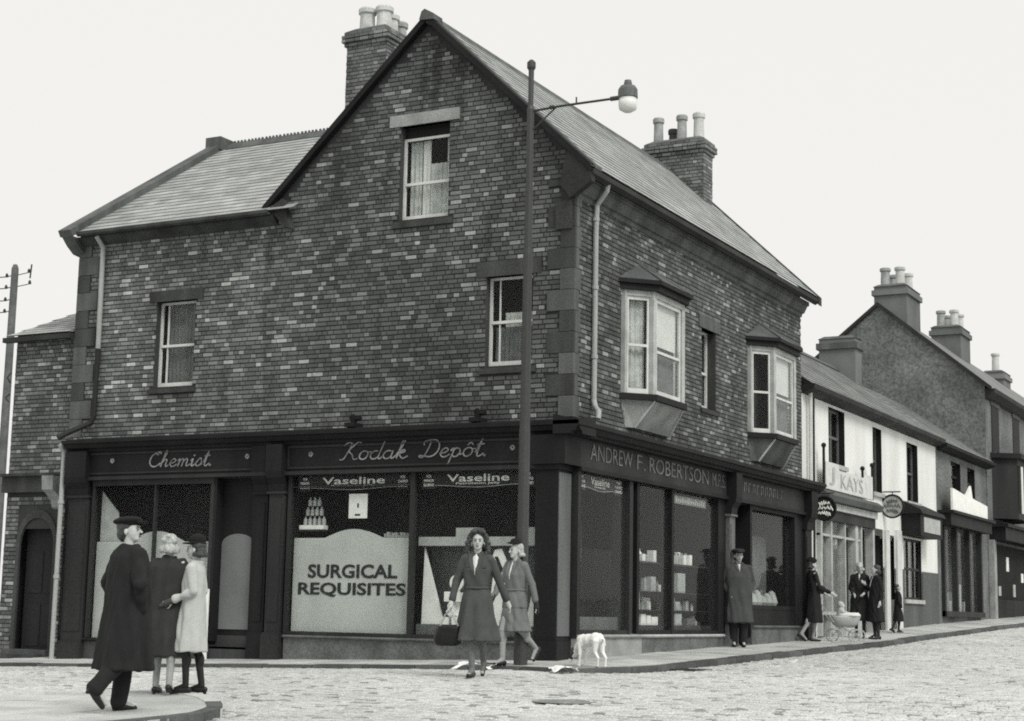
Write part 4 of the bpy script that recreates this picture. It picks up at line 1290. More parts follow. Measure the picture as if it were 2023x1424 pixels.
# rooms behind the glass
rm = MB()
rm.face([(-9.6, 1.1, -.3), (-2.2, 1.1, -.3), (-2.2, 1.1, 2.9), (-9.6, 1.1, 2.9)])
rm.face([(-2.2, 1.1, -.3), (-2.2, 11.1, -.3), (-2.2, 11.1, 2.9), (-2.2, 1.1, 2.9)])
rm.face([(-9.6, -.3, -.3), (-9.6, 1.1, -.3), (-9.6, 1.1, 2.9), (-9.6, -.3, 2.9)])
rm.face([(-9.6, -.38, 2.795), (0.05, -.38, 2.795), (0.05, 11.1, 2.795), (-9.6, 11.1, 2.795)])
rm.face([(-9.6, -.36, .02), (-.32, -.36, .02), (-.32, 11.1, .02), (-9.6, 11.1, .02)])
rm.face([(-2.2, 11.1, -.3), (.05, 11.1, -.3), (.05, 11.1, 2.9), (-2.2, 11.1, 2.9)])
rm.face([(-2.2, 6.5, -.3), (.02, 6.5, -.3), (.02, 6.5, 2.79), (-2.2, 6.5, 2.79)])
rm.face([(-5.6, -.3, -.3), (-5.6, 1.1, -.3), (-5.6, 1.1, 2.79), (-5.6, -.3, 2.79)])
rm.face([(-6.45, -.25, -.3), (-6.45, 1.1, -.3), (-6.45, 1.1, 2.79), (-6.45, -.25, 2.79)])
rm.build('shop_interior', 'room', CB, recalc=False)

# ---- what stands in the windows
def thing_mesh(mb, name, m, label, cat, group=None, **kw):
    return tag(mb.build(name, m, **kw), label, cat, group)
yb = NA - .10 - .03
def hump(u0, u1, z0, zs, zt, k0, k1):
    pts = [(u0, z0), (u1, z0), (u1, zs)]
    for i in range(13):
        t = i / 12; u = k1 + (k0 - k1) * t
        pts.append((u, zs + (zt - zs) * math.sin(math.pi * t)))
    return pts + [(u0, zs)]
q = MB().prism([FA.P(u, yb - .03, z) for u, z in hump(-4.845, -2.60, .30, 1.79, 1.93, -4.25, -3.15)], FA.n * .02)
bd1 = thing_mesh(q, 'window_board', 'board', 'pale frosted screen reading SURGICAL REQUISITES in the shop window', 'sign')
text('SURGICAL', FA, -4.55, -2.86, 1.15, 1.37, yb - .009, 'ink', bd1, bold=.028)
text('REQUISITES', FA, -4.73, -2.70, .85, 1.08, yb - .009, 'ink', bd1, bold=.028)
q = MB().prism([FA.P(u, yb - .03, z) for u, z in hump(-9.02, -6.5, .10, 1.74, 1.92, -8.3, -7.1)], FA.n * .02)
thing_mesh(q, 'window_board', 'board', 'plain pale frosted screen in the left shop window behind the group', 'screen')
q = MB().prism([FA.P(-9.0, yb - .06, 1.74), FA.P(-8.55, yb - .06, 1.74), FA.P(-8.62, yb - .06, 2.25), FA.P(-9.0, yb - .06, 2.62)], FA.n * -.02)
thing_mesh(q, 'poster', 'card_g', 'dim grey poster in the upper left shop window', 'poster')

def vaseline(F, u0, u1, n, label, w0=.26, small=(('FOR', 'MINOR', 'BURNS'), ('FOR', 'CHAPPED', 'CHAFED')), z0=2.56, z1=2.795):
    pts = [F.P(u0, n, z1), F.P(u0, n, z0)]
    for i in range(11):
        t = i / 10
        pts.append(F.P(u0 + w0 + (u1 - u0 - 2*w0) * t, n, z0 + .015 + .03*math.sin(2*math.pi*(t + .25)) * .6))
    pts += [F.P(u1, n, z0), F.P(u1, n, z1)]
    o = thing_mesh(MB().prism(pts, F.n * .006), 'advertising_strip', 'ink', label, 'sign')
    L = u1 - u0
    text('Vaseline', F, u0 + w0 + .1*L, u1 - w0 - .1*L, z0 + .085, z1 - .035, n + .007, 'white_l', o, bold=.012, depth=.003)
    text('Petroleum Jelly', F, u0 + w0 + .18*L, u1 - w0 - .18*L, z0 + .035, z0 + .075, n + .007, 'white_l', o, bold=.01, depth=.003)
    for k, (lines, (a, b)) in enumerate(zip(small, ((u0 + .05, u0 + w0 - .03), (u1 - w0 + .03, u1 - .05)))):
        c = (a + b) / 2
        pn = MB().fb(F, a - .035, b + .035, n + .0062, n + .0075, z0 - .02, z1 - .01).build('strip_panel', 'wood_m', o)
        for j, s in enumerate(lines):
            hw = (b - a) / 2 * (.5 if j == 0 else 1)
            zz = z1 - .055 - j * .068
            text(s, F, c - hw, c + hw, zz - .022, zz + .022, n + .009, 'white_l', o, bold=.02, depth=.003)
    ln = MB().tube([tuple(np.array(p) + F.n * .009) for p in pts[2:13]], .006, 5); ln.build('strip_edge', 'grey_p', o)
    return o
vaseline(FA, -4.80, -2.66, yb + .0, 'dark advertising strip reading Vaseline above the lettered screen')
vaseline(FA, -2.46, -.44, yb + .0, 'dark advertising strip reading Vaseline above the right display')
vaseline(FB, .16, 1.93, NB - .1, 'dark advertising strip reading Vaseline beside the corner pillar', w0=.36)
q = MB().fb(FA, -3.82, -3.47, yb - .03, yb - .024, 2.10, 2.49)
cdo = thing_mesh(q, 'show_card', 'card', 'small white card hanging above the lettered screen', 'card')
q = MB().fb(FA, -3.70, -3.60, yb - .0239, yb - .021, 2.14, 2.17); q.fb(FA, -3.66, -3.63, yb - .0239, yb - .021, 2.27, 2.34); q.build('print', 'ink', cdo)
# shelf of bottles at the upper left of the big window
q = MB().fb(FA, -4.8, -4.28, yb - .35, yb - .06, 1.90, 1.93)
thing_mesh(q, 'display_shelf', 'wood_m', 'short dark shelf carrying rows of small bottles in the shop window', 'shelf')
pk = MB(); 
for r_ in range(3):
    for k in range(5 - r_):
        u = -4.74 + k * .09 + r_ * .04; zz = 2.005 + r_ * .155
        bt = MB().lathe(FA.P(u, yb - .16, zz), [(.034, 0), (.034, .09), (.014, .115), (.014, .14)], 10)
        tag(bt.build('bottle', 'card_g'), 'small grey bottle in the pyramid of bottles in the shop window', 'bottle', 'pyramid of bottles')
q = MB().fb(FA, -4.8, -4.33, yb - .2, yb - .07, 1.932, 2.0)
thing_mesh(q, 'carton', 'card', 'flat white carton lying under the pyramid of bottles', 'carton')
q = MB()
for i in range(9): q.fb(FA, -3.2 + i*.05, -3.16 + i*.05, yb - .2 - (i % 2)*.04, yb - .12, 1.80, 1.86 + .03*math.sin(i*2.2))
thing_mesh(q, 'paper_goods', 'card_g', 'crumpled pale paper goods lying on the shoulder of the lettered screen', 'goods')
# right half: backdrop, shelf, cards and boxes
q = MB(); q.fb(FA, -2.5, -.42, -.20, -.18, .3, 1.66)
thing_mesh(q, 'display_backdrop', 'wood_g', 'mid grey panelled backdrop of the right window display', 'panel')
q = MB(); q.fb(FA, -2.52, -.42, -.17, yb - .06, 1.665, 1.80)
thing_mesh(q, 'display_shelf', 'card_g', 'long pale shelf above the right window display', 'shelf')
q = MB(); q.fb(FA, -2.52, -.42, -.17, yb - .05, .301, .46)
thing_mesh(q, 'display_plinth', 'riser', 'low grey plinth under the right window display', 'plinth')
q = MB().prism([FA.P(-2.47, .12, .461), FA.P(-2.06, .12, .461), FA.P(-2.44, .12, 1.64)], FA.n * .03)
thing_mesh(q, 'show_card', 'card', 'tall white triangular show card at the left of the display', 'card')
q = MB().prism([FA.P(-.50, .12, .461), FA.P(-.66, .12, .461), FA.P(-.46, .12, 1.35)], FA.n * .03)
thing_mesh(q, 'show_card', 'card', 'narrow white triangular show card beside the corner pillar', 'card')
q = MB(); q.lathe(FA.P(-1.86, .12, 1.10), [(.12, 0), (.12, .03)], 24, ax=FA.n); q.fb(FA, -1.90, -1.82, .09, .115, .461, 1.0)
thing_mesh(q, 'round_show_card', 'card', 'round white disc card on a stem in the display', 'card')
for nm, a in (('carton', (-2.02, -1.88, .81, .96, 'white carton under the round card, left of a pair')), ('carton', (-1.87, -1.74, .81, .95, 'white carton under the round card, right of a pair')),
              ('carton', (-1.95, -1.84, .60, .74, 'small white carton in the middle of the stack of cartons')), ('carton', (-2.05, -1.94, .461, .575, 'white carton at the foot of the tall triangular card')),
              ('carton', (-1.88, -1.76, .461, .58, 'white carton at the foot of the carton stack'))):
    u0, u1, z0, z1, lab = a
    q = MB().fb(FA, u0, u1, .10, .24, z0, z1); q.fb(FA, u0 + .01, u1 - .01, .0, .1, .461 if z0 < .47 else .30, z0 + .02)
    thing_mesh(q, nm, 'card', lab, 'carton')
for u0, u1, lab in ((-1.86, -1.48, 'grey box on the long shelf of the right window'), (-.62, -.44, 'pale grey box on the long shelf beside the corner pillar')):
    q = MB().fb(FA, u0, u1, .0, .2, 1.801, 1.94)
    thing_mesh(q, 'carton', 'card_g', lab, 'carton')
q = MB().prism([FA.P(u, .13, z) for u, z in ((-1.3, .461), (-.95, .461), (-.92, 1.1), (-1.0, 1.45), (-1.08, 1.62), (-1.2, 1.6), (-1.27, 1.4), (-1.22, 1.2))], FA.n * .02)
sh = thing_mesh(q, 'cut_out_card', 'card', 'pale cut-out show card behind the two walking women', 'card')
q = MB().prism([FA.P(u, .1501, z) for u, z in ((-1.2, 1.5), (-1.14, 1.5), (-1.02, 1.25), (-1.07, 1.22))], FA.n * .004); q.build('print', 'wood_m', sh)
# street window goods
r3 = random.Random(8)
q = MB(); q.fb(FB, 2.42, 5.98, -.9, -.03, .42, .50); thing_mesh(q, 'display_plinth', 'wood_m', 'low dark display floor in the street window', 'plinth')
for zz_, lab_ in ((.735, 'lowest dark shelf in the street window'), (1.04, 'middle dark shelf in the street window')):
    q = MB(); q.fb(FB, 2.45, 5.95, -.42, -.05, zz_, zz_ + .02); q.fb(FB, 2.45, 2.48, -.42, -.40, .501, zz_); q.fb(FB, 5.92, 5.95, -.42, -.40, .501, zz_); thing_mesh(q, 'display_shelf', 'wood_d', lab_, 'shelf')
q = MB(); q.fb(FB, 2.45, 5.95, -.42, -.08, 1.52, 1.55); thing_mesh(q, 'display_shelf', 'wood_m', 'dark glass shelf of bottles in the street window', 'shelf')
CART = ['small grey carton at the left foot of the street window display', 'largest white carton, upright in the left of the street window', 'grey carton propped above the largest white carton', 'white carton low beside the largest white carton',
        'white carton in the middle of the low row left of the mullion', 'wide white carton nearest the mullion in the low row', 'tiny grey carton on top of the low row', 'grey carton at mid height left of the mullion', 'topmost white carton left of the mullion',
        'grey carton low just right of the mullion', 'wide grey carton low under the bottle shelf', 'small grey carton at knee height right of the mullion', 'large grey carton directly below the bottle shelf', 'small grey carton between shelf and floor right of the mullion', 'flat dull carton at the far right of the display floor']
goods = [(2.52, 2.74, .501, .72, -.28, 'card_g'), (2.66, 2.98, .74, 1.05, -.36, 'card'), (2.72, 2.95, 1.08, 1.32, -.36, 'card'), (3.0, 3.2, .501, .68, -.3, 'card'), (3.24, 3.42, .501, .66, -.3, 'card'),
         (3.45, 3.72, .501, .64, -.3, 'card'), (3.28, 3.38, .67, .80, -.34, 'card_g'), (3.5, 3.7, 1.05, 1.3, -.4, 'card_g'), (3.6, 3.72, 1.4, 1.6, -.4, 'card'), (4.0, 4.2, .501, .68, -.2, 'card_g'),
         (4.4, 4.7, .501, .7, -.2, 'card_g'), (4.05, 4.2, .85, 1.02, -.3, 'card_g'), (4.6, 4.95, 1.02, 1.36, -.3, 'card_g'), (4.5, 4.7, .8, .95, -.3, 'card_g'), (5.0, 5.4, .501, .62, -.25, 'wood_g')]
for i, (u0, u1, z0, z1, n_, m_) in enumerate(goods):
    n_ = n_ * .35 - .02; zz_ = min((.501, .756, 1.061, 1.553), key=lambda t_: abs(t_ - z0)); z1 += zz_ - z0; z0 = zz_
    q = MB().fb(FB, u0, u1, n_ - .12, n_, z0, z1)
    q.fb(FB, u0 + .02, u1 - .02, n_, n_ + .006, z0 + .02, z1 - .02)
    thing_mesh(q, 'carton', m_, CART[i], 'carton', 'cartons in the street window')
for i in range(7):
    u = 4.05 + i * .13
    q = MB().lathe(FB.P(u, -.15, 1.551), [(.04, 0), (.042, .12), (.016, .17), (.018, .2)], 10)
    thing_mesh(q, 'bottle', 'card_g', 'pale bottle on the shelf in the street window', 'bottle', 'bottles in the street window')
for i in range(46):
    u = r3.uniform(2.5, 5.8); row_ = i % 4
    z0 = (.501, .756, 1.061, 1.553)[row_]; h_ = r3.uniform(.1, .24); w_ = r3.uniform(.09, .2)
    n_ = -.20 - r3.random()*.14
    q = MB()
    if r3.random() < .45: q.lathe(FB.P(u, n_, z0), [(w_*.3, 0), (w_*.32, h_*.7), (w_*.14, h_*.85), (w_*.16, h_)], 10)
    else: q.fb(FB, u, u + w_, n_ - .06, n_, z0, z0 + h_); q.fb(FB, u + .01, u + w_ - .01, n_, n_ + .004, z0 + .015, z0 + h_ - .015)
    thing_mesh(q, 'packet', r3.choice(('card', 'card', 'card_g', 'card_g')), 'small pale packet crowded into the back of the street window', 'packet', 'packets in the street window')
q = MB(); q.fb(FB, 2.42, 5.98, -.98, -.96, .42, 1.75); thing_mesh(q, 'display_backdrop', 'wood_m', 'dark backdrop behind the crowded street window', 'panel')
q = MB(); q.fb(FB, .3, 1.8, -.7, -.68, .42, 2.2)
for k_ in range(5): q.fb(FB, .35 + k_*.3, .6 + k_*.3, -.68, -.665, 1.5, 2.1)
thing_mesh(q, 'display_backdrop', 'riser', 'dim panelled backdrop in the narrow window beside the corner pillar', 'panel')
q = MB(); q.fb(FB, .2, 1.9, -.6, -.05, .42, .62); thing_mesh(q, 'display_plinth', 'wood_g', 'pale step in the narrow window beside the corner pillar', 'plinth')
q = MB().fb(FB, 4.2, 5.75, -.06, -.05, 2.60, 2.74)
o = thing_mesh(q, 'advertising_strip', 'card_g', 'pale illegible advertising strip at the top of the street window', 'sign')
q = MB()
for i in range(14): q.fb(FB, 4.3 + i*.1, 4.36 + i*.1, -.0499, -.046, 2.63, 2.69 + .03*(i % 3 == 0))
q.build('print', 'white_l', o)
q = MB(); q.fb(FB, 7.9, 10.3, -.5, -.48, .9, 2.3); thing_mesh(q, 'display_backdrop', 'riser', 'mottled dim backdrop in the far street window', 'panel')
for i in range(6):
    q = MB().lathe(FB.P(8.3 + i*.3, -.2, .901), [(.10, 0), (.13, .06), (.07, .16 + .05*(i % 3)), (.02, .2 + .05*(i % 3))], 10)
    thing_mesh(q, 'display_goods', 'card_g', 'small pale goods standing along the far street window', 'goods', 'goods in the far street window')
# pale board by the shop doorway
q = MB().fb(FA, -6.56, -6.40, NA + .01, NA + .04, gA(-6.5) + .0, .95); q.fb(FA, -6.55, -6.41, NA + .04, NA + .048, gA(-6.5) + .03, .92)
thing_mesh(q, 'narrow_board', 'card', 'narrow white upright board leaning by the shop doorway', 'board')

# ================================================================== neighbours
def window_simple(F, u0, u1, z0, z1, parent, frame='wood_m', bars=1, nd=.1, sill='stone_d', pane='glass', back='dark', curtain=None, trim=None):
    q = MB(); f = .06
    q.fb(F, u0, u0 + f, -nd - .04, -nd, z0, z1); q.fb(F, u1 - f, u1, -nd - .04, -nd, z0, z1)
    q.fb(F, u0 + f, u1 - f, -nd - .04, -nd, z1 - f, z1); q.fb(F, u0 + f, u1 - f, -nd - .04, -nd, z0, z0 + f)
    m_ = (z0 + z1)/2
    q.fb(F, u0 + f, u1 - f, -nd - .04, -nd + .01, m_ - .03, m_ + .03)
    for i in range(bars):
        u = u0 + (u1 - u0) * (i + 1) / (bars + 1)
        q.fb(F, u - .025, u + .025, -nd - .04, -nd + .005, z0 + f, z1 - f)
    w = q.build('window', frame, parent)
    MB().fb(F, u0 + f, u1 - f, -nd - .03, -nd - .022, z0 + f, z1 - f).build('pane', pane, w)
    P = F.P; rv = MB()
    for a in ((u0, u0), (u1, u1)): rv.face([P(a[0], 0, z0), P(a[0], -.3, z0), P(a[0], -.3, z1), P(a[0], 0, z1)])
    rv.face([P(u0, 0, z1), P(u1, 0, z1), P(u1, -.3, z1), P(u0, -.3, z1)]); rv.face([P(u0, 0, z0), P(u1, 0, z0), P(u1, -.3, z0), P(u0, -.3, z0)])
    rv.face([P(u0 - .1, -.7, z0), P(u1 + .1, -.7, z0), P(u1 + .1, -.7, z1), P(u0 - .1, -.7, z1)])
    rv.build('reveal', back, w, recalc=False)
    if sill: MB().fb(F, u0 - .08, u1 + .08, -.1, .07, z0 - .1, z0 - .001).build('sill', sill, w)
    if curtain: MB().fb(F, u0 + .1, u0 + (u1-u0)*.42, -nd - .12, -nd - .11, z0 + .1, z1 - .1).build('curtain', curtain, w)
    return w

# ---- low brick annexe at the far left
AN = thing('annexe_building', 'low brick annexe with arched doorway at the left edge of the shop', 'building', (-10.8, 0, -.3))
AF = Fr((0, .12, 0), (1, 0, 0), (0, -1, 0))
q = MB(); sheet(q, AF, -11.58, -10.06, -.6, 5.6, [(-11.18, -10.36, -.6, 2.0)])
q.face([(-11.58, .12, -.6), (-11.58, 5, -.6), (-11.58, 5, 7.5), (-11.58, .12, 5.6)])
aw = q.build('wall', 'mortar', AN, recalc=False)
q = MB(); bricks_joined(q, AF, brick_list(-11.58, -10.06, 3.0, 5.6, [], seed=31))
bricks_joined(q, AF, brick_list(-11.58, -10.06, -.4, 2.62, [(-11.26, -10.28, -.6, 2.42)], seed=32)); q.build('bricks', 'brick_annex', aw, kind='stuff', recalc=False)
q = MB(); q.fb(AF, -11.62, -10.06, -.02, .12, 2.66, 2.95); q.fb(AF, -11.64, -10.06, -.02, .2, 2.951, 3.0); q.build('stone_band', 'stone_d', AN)
# arched doorway
arch = [(-11.26, -.5), (-11.26, 1.75)] + [(-10.77 - .49*math.cos(math.radians(a)), 1.75 + .6*math.sin(math.radians(a))) for a in range(15, 180, 15)] + [(-10.28, 1.75), (-10.28, -.5)]
ins = [(-10.36, -.5), (-10.36, 1.70)] + [(-10.77 + .41*math.cos(math.radians(a)), 1.70 + .5*math.sin(math.radians(a))) for a in range(15, 180, 15)] + [(-11.18, 1.70), (-11.18, -.5)]
q = MB(); k = len(arch)
for i in range(k - 1):
    a, b, c, d = arch[i], arch[i+1], ins[k-2-i], ins[k-1-i]
    q.prism([AF.P(p[0], -.02, p[1]) for p in (a, b, c, d)], AF.n * .05)
q.build('door_arch', 'stone_d', AN)
q = MB(); q.fb(AF, -11.2, -10.34, -.24, -.2, -.3, 2.25)
for u in (-11.1, -10.72):
    q.fb(AF, u, u + .32, -.2, -.185, -.1, .65); q.fb(AF, u, u + .32, -.2, -.185, .85, 1.6)
q.build('door', 'wood_m', AN)
MB().fb(AF, -11.3, -10.25, -.2, .2, -.6, -.16).build('doorstep', 'stone', AN)
MB().fb(AF, -11.28, -10.30, .0, .5, -.6, -.235).build('doorstep', 'stone_d', AN)
q = MB(); q.profile(AF, -10.42, -10.16, [(0, 2.35), (.06, 2.38), (.1, 2.5), (.24, 2.62), (.34, 2.68), (.36, 2.93), (0, 2.93)]); q.build('scroll_bracket', 'stone_l', AN)
q = MB(); q.face([(-11.70, -.06, 5.56), (-10.06, -.06, 5.56), (-10.06, 4.4, 7.42), (-11.70, 4.4, 7.42)]); ar = q.build('roof', 'slate_d', AN, recalc=False)
Sx = np.array((0, 4.46, 1.86)); Lx = np.linalg.norm(Sx)
slate_plane((-11.70, -.06, 5.56), (1, 0, 0), Sx, lambda u, s: u > 0 and u < 1.6 and s < Lx, 1.7, Lx, 'slate', ar, seed=9)
q = MB().fb(AF, -11.72, -10.07, .12, .24, 5.44, 5.53); q.build('gutter', 'wood_m', ar)
q = MB().tube([(-11.62, .05, 4.9), (-11.66, .0, 4.8), (-11.62, .05, 4.7)], .02, 6); q.build('wall_hook', 'iron', AN)
q = MB().tube([(-11.62, .05, 4.5), (-11.67, .0, 4.42), (-11.62, .05, 4.34)], .02, 6); q.build('wall_hook', 'iron', AN)

# ---- telegraph pole far left
TP = thing('telegraph_pole', 'wooden telegraph pole with insulators and wires behind the annexe', 'pole', (-19.68, 8, 0))
q = MB().tube([(-19.68, 8, -.5), (-19.68, 8, 9.1), (-19.68, 8, 9.2)], [.125, .09, .05], 10); q.build('pole', 'wood_pole', TP)
for i, zz in enumerate((8.92, 8.62, 8.3, 8.0)):
    q = MB(); 
    if i < 2: q.tube([(-19.56, 8, zz), (-19.15 + .05*i, 8, zz + .04)], .012, 5); q.lathe((-19.2 + .05*i, 8, zz + .03), [(.03, 0), (.04, .05), (.02, .1)], 8)
    q.tube([(-19.8, 8, zz), (-19.95, 8, zz - .02)], .014, 5); q.lathe((-19.95, 8, zz - .03), [(.03, 0), (.04, .05), (.02, .1)], 8)
    q.build('insulator_arm', 'iron', TP)
    q = MB().tube([(-19.95, 8, zz - .02), (-21, 7.4, zz - .12), (-24, 5.8, zz - .3), (-30, 2, zz - .4)], .014, 5); q.build('wire', 'iron', TP)
q = MB().tube([(-19.15, 8, 8.8), (-19.12, 8, 9.16)], .02, 6); q.build('spike', 'iron', TP)

# ---- white rendered house with shop
WH = thing('white_house', 'low whitewashed house with slate roof and shop next up the street', 'building', (0, 17, .3))
U0, U1, WZ = 11.24, 23.1, 5.55
WOP = [(13.15, 14.4, 4.1, 5.36), (16.75, 17.55, 3.72, 5.3), (19.95, 21.1, 3.72, 5.25)]
q = MB(); sheet(q, FB, U0, U1, 0, WZ, WOP + [(12.2, 16.45, 0, 3.0), (16.5, 17.55, .2, 2.85), (18.0, 18.6, .4, 2.75), (19.5, 21.3, 1.2, 2.75)])
q.face([(0, U1, 0), (-5, U1, 0), (-5, U1, 5.5), (-2.6, U1, 7.6), (0, U1, WZ)])
q.build('wall', 'limewash', WH, recalc=False)
q = MB(); sheet(q, FB, 16.46, U1 + .01, 0, 1.95, [(16.5, 17.55, .1, 2.85), (18.0, 18.6, .4, 2.75), (19.5, 21.3, 1.2, 2.75)], n=.02); q.build('dado', 'render_d', WH, recalc=False)
for a, bars in zip(WOP, (1, 0, 1)): window_simple(FB, *a, WH, frame='wood_g', bars=bars, nd=.14, sill='grey_p', curtain='net' if bars else None)
q = MB(); q.face([(.22, U0, 5.62), (.22, U1 + .1, 5.62), (-2.6, U1 + .1, 7.62), (-2.6, U0, 7.62)]); q.face([(-5.2, U0, 5.6), (-5.2, U1 + .1, 5.6), (-2.6, U1 + .1, 7.62), (-2.6, U0, 7.62)])
wrf = q.build('roof', 'slate_d', WH, recalc=False)
Sx = np.array((-2.82, 0, 2.0)); Lx = np.linalg.norm(Sx)
slate_plane((.22, U0, 5.62), (0, 1, 0), Sx, lambda u, s: 0 < u < 11.8 and s < Lx - .1, 11.9, Lx, 'slate_d', wrf, seed=12, g=.24, w=.3)
q = MB().prism([(-2.75, U0, 7.56), (-2.6, U0, 7.7), (-2.45, U0, 7.56)], (0, 11.95, 0)); q.build('ridge', 'stone', wrf)
q = MB(); q.profile(FB, U0, U1, [(.0, 5.42), (.12, 5.45), (.28, 5.52), (.3, 5.62), (.26, 5.62), (.0, 5.58)]); q.build('gutter', 'wood_m', wrf)
q = MB().tube([(.1, 11.55, 5.5), (.08, 11.55, .2)], .045, 8); q.build('drainpipe', 'white_p', WH)
q = MB().tube([(.09, 11.78, 5.4), (.08, 11.78, .2)], .03, 8); q.build('drainpipe', 'wood_m', WH)
chimney(-3.05, -2.0, 22.35, 22.95, 6.8, 8.5, [], parent=WH, bricks=False, mort='brick_chim', m='stone', label='plain pale chimney stack on the white house')
# its shop
q = MB(); q.profile(FB, 12.1, 16.45, [(0, 3.18), (.3, 3.2), (.34, 3.32), (.2, 3.42), (0, 3.44)]); q.build('cornice', 'render_d', WH)
q = MB(); q.fb(FB, 12.15, 16.4, 0, .2, 3.03, 3.179); q.build('fascia', 'grey_p', WH)
q = MB(); q.fb(FB, 12.2, 16.4, 0, .14, 2.80, 3.029); q.build('fascia', 'wood_m', WH)
q = MB()
for u, w in ((12.2, .12), (12.95, .1), (14.0, .07), (14.85, .22), (15.3, .10), (16.3, .15)): q.fb(FB, u, u + w, -.08, .1, .3, 2.8)
q.fb(FB, 12.2, 15.3, -.06, .08, 2.45, 2.5); q.fb(FB, 12.2, 15.3, -.06, .12, .75, .82)
sw = q.build('shop_window', 'grey_p', WH)
MB().fb(FB, 12.3, 15.3, -.03, -.02, .82, 2.8).build('pane', 'glass_s', sw)
MB().fb(FB, 12.9, 15.3, -.06, .09, .0, .75).build('stall_board', 'grey_p', sw)
q = MB(); q.fb(FB, 12.9, 15.2, -.8, -.78, .8, 2.8); q.build('window_backdrop', 'riser', sw)
for u in (13.5, 14.45):
    q = MB().lathe(FB.P(u, -.3, 2.3), [(.02, .2), (.1, .14), (.13, .02), (.11, -.05), (.03, -.08)], 12); q.build('lamp_globe', 'card', sw)
q = MB(); q.fb(FB, 16.5, 17.55, -.5, -.46, .1, 2.85); q.build('door', 'wood_d', WH)
q = MB(); q.fb(FB, 18.0, 18.6, -.4, -.36, .1, 2.75); q.build('door', 'wood_d', WH)
q = MB(); q.fb(FB, 15.45, 16.25, -.4, -.36, .1, 2.8); q.build('door', 'wood_d', WH)
q = MB(); q.fb(FB, 17.6, 17.95, .0, .07, .3, 2.85); q.fb(FB, 18.65, 19.1, .0, .07, .3, 2.9); q.build('door_pilaster', 'white_p', WH)
window_simple(FB, 19.5, 21.3, 1.2, 2.75, WH, frame='wood_m', bars=2, nd=.05, sill='grey_p')
q = MB(); q.fb(FB, 19.3, 21.6, .0, .5, 2.80, 3.35); q.profile(FB, 19.2, 21.7, [(0, 3.351), (.58, 3.351), (.52, 3.46), (0, 3.7)]); q.build('shop_hood', 'wood_d', WH)
q = MB(); q.fb(FB, 19.6, 21.3, .501, .52, 2.9, 3.28); q.build('hood_panel', 'card_g', WH)
# big white name board standing on the cornice
q = MB(); q.prism([FB.P(u, .16, z) for u, z in ((12.25, 3.46), (12.25, 4.05), (13.2, 4.05), (13.25, 3.92), (15.2, 3.92), (15.25, 4.02), (15.95, 4.0), (15.95, 3.46))], FB.n * .05)
nb = q.build('name_board', 'white_p', WH, label='white name board above the white house shop')
text('KAYS', FB, 13.35, 15.1, 3.54, 3.86, .213, 'grey_p', nb)
text('J', FB, 12.5, 12.9, 3.56, 3.96, .213, 'grey_p', nb)
for u, zt in ((12.2, 4.35), (15.2, 4.1), (16.02, 4.25)):
    q = MB().tube([FB.P(u, .18, 3.46), FB.P(u, .18, zt)], .03, 6); q.ball(FB.P(u, .18, zt + .04), .06, 8); q.build('board_post', 'wood_d', nb)
# hanging signs: round boards facing down the street
def disc_sign(y, x, z, r, label, seed):
    t = thing('hanging_sign', label, 'sign', (x, y, z))
    q = MB().lathe((x, y + .02, z), [(r, 0), (r, .05)], 28, ax=(0, -1, 0)); q.build('board', 'wood_m' if seed == 1 else 'card_g', t)
    q = MB()
    pts = [(x + r*math.cos(a), y - .035, z + r*math.sin(a)) for a in np.linspace(0, 2*math.pi, 29)]
    q.tube(pts, .025, 6); q.build('rim', 'wood_d', t)
    q = MB(); r_ = random.Random(seed)
    for k in (-1, 0, 1):
        w = r * (.75 if k == 0 else .5)
        path = [(x + w*(-1 + 2*i/16), y - .036, z + k*r*.42 + .22*r*math.sin(i*1.9 + k) * (1 if i % 3 else .3)) for i in range(17)]
        q.tube(path, .016, 5)
    q.build('lettering', 'white_l' if seed == 1 else 'wood_g', t)
    q = MB().tube([(0, y, z + r + .08), (x + .2, y, z + r + .08)], .018, 6); q.tube([(x, y, z + r), (x, y, z + r + .08)], .012, 6); q.build('bracket', 'iron', t)
    return t
disc_sign(11.95, .27, 3.0, .25, 'round dark hanging sign with pale script beside the white shop', 1)
disc_sign(17.6, .24, 3.42, .275, 'round grey hanging sign on the white house wall', 2)

# ---- low brick house beyond
LH = thing('low_brick_house', 'low dark brick house with shop and white sign beyond the white house', 'building', (0, 26, .6))
q = MB(); sheet(q, FB, U1 + .02, 29.6, .2, 5.5, [(24.9, 26.1, 4.4, 5.2), (27.0, 28.0, 4.3, 5.2), (23.5, 28.4, .9, 3.3)]); q.build('wall', 'gable_far', LH, recalc=False)
for a in ((24.9, 26.1, 4.4, 5.2), (27.0, 28.0, 4.3, 5.2)): window_simple(FB, *a, LH, frame='wood_d', bars=0, nd=.1)
q = MB(); q.face([(.24, U1 + .1, 5.55), (.24, 29.7, 5.55), (-2.6, 29.7, 7.5), (-2.6, U1 + .1, 7.5)]); lr = q.build('roof', 'slate_d', LH, recalc=False)
slate_plane((.24, U1 + .12, 5.56), (0, 1, 0), (-2.84, 0, 1.95), lambda u, s: 0 < u < 6.3 and s < 3.3, 6.4, 3.4, 'slate_d', lr, seed=14, g=.26, w=.34)
q = MB(); q.profile(FB, U1 + .1, 29.7, [(.0, 5.36), (.12, 5.38), (.3, 5.46), (.32, 5.54), (.0, 5.54)]); q.build('gutter', 'wood_d', lr)
q = MB(); q.fb(FB, 23.3, 28.6, .0, .35, 3.3, 3.62); q.fb(FB, 23.2, 28.7, .0, .45, 3.621, 3.7); q.build('cornice', 'wood_d', LH)
q = MB()
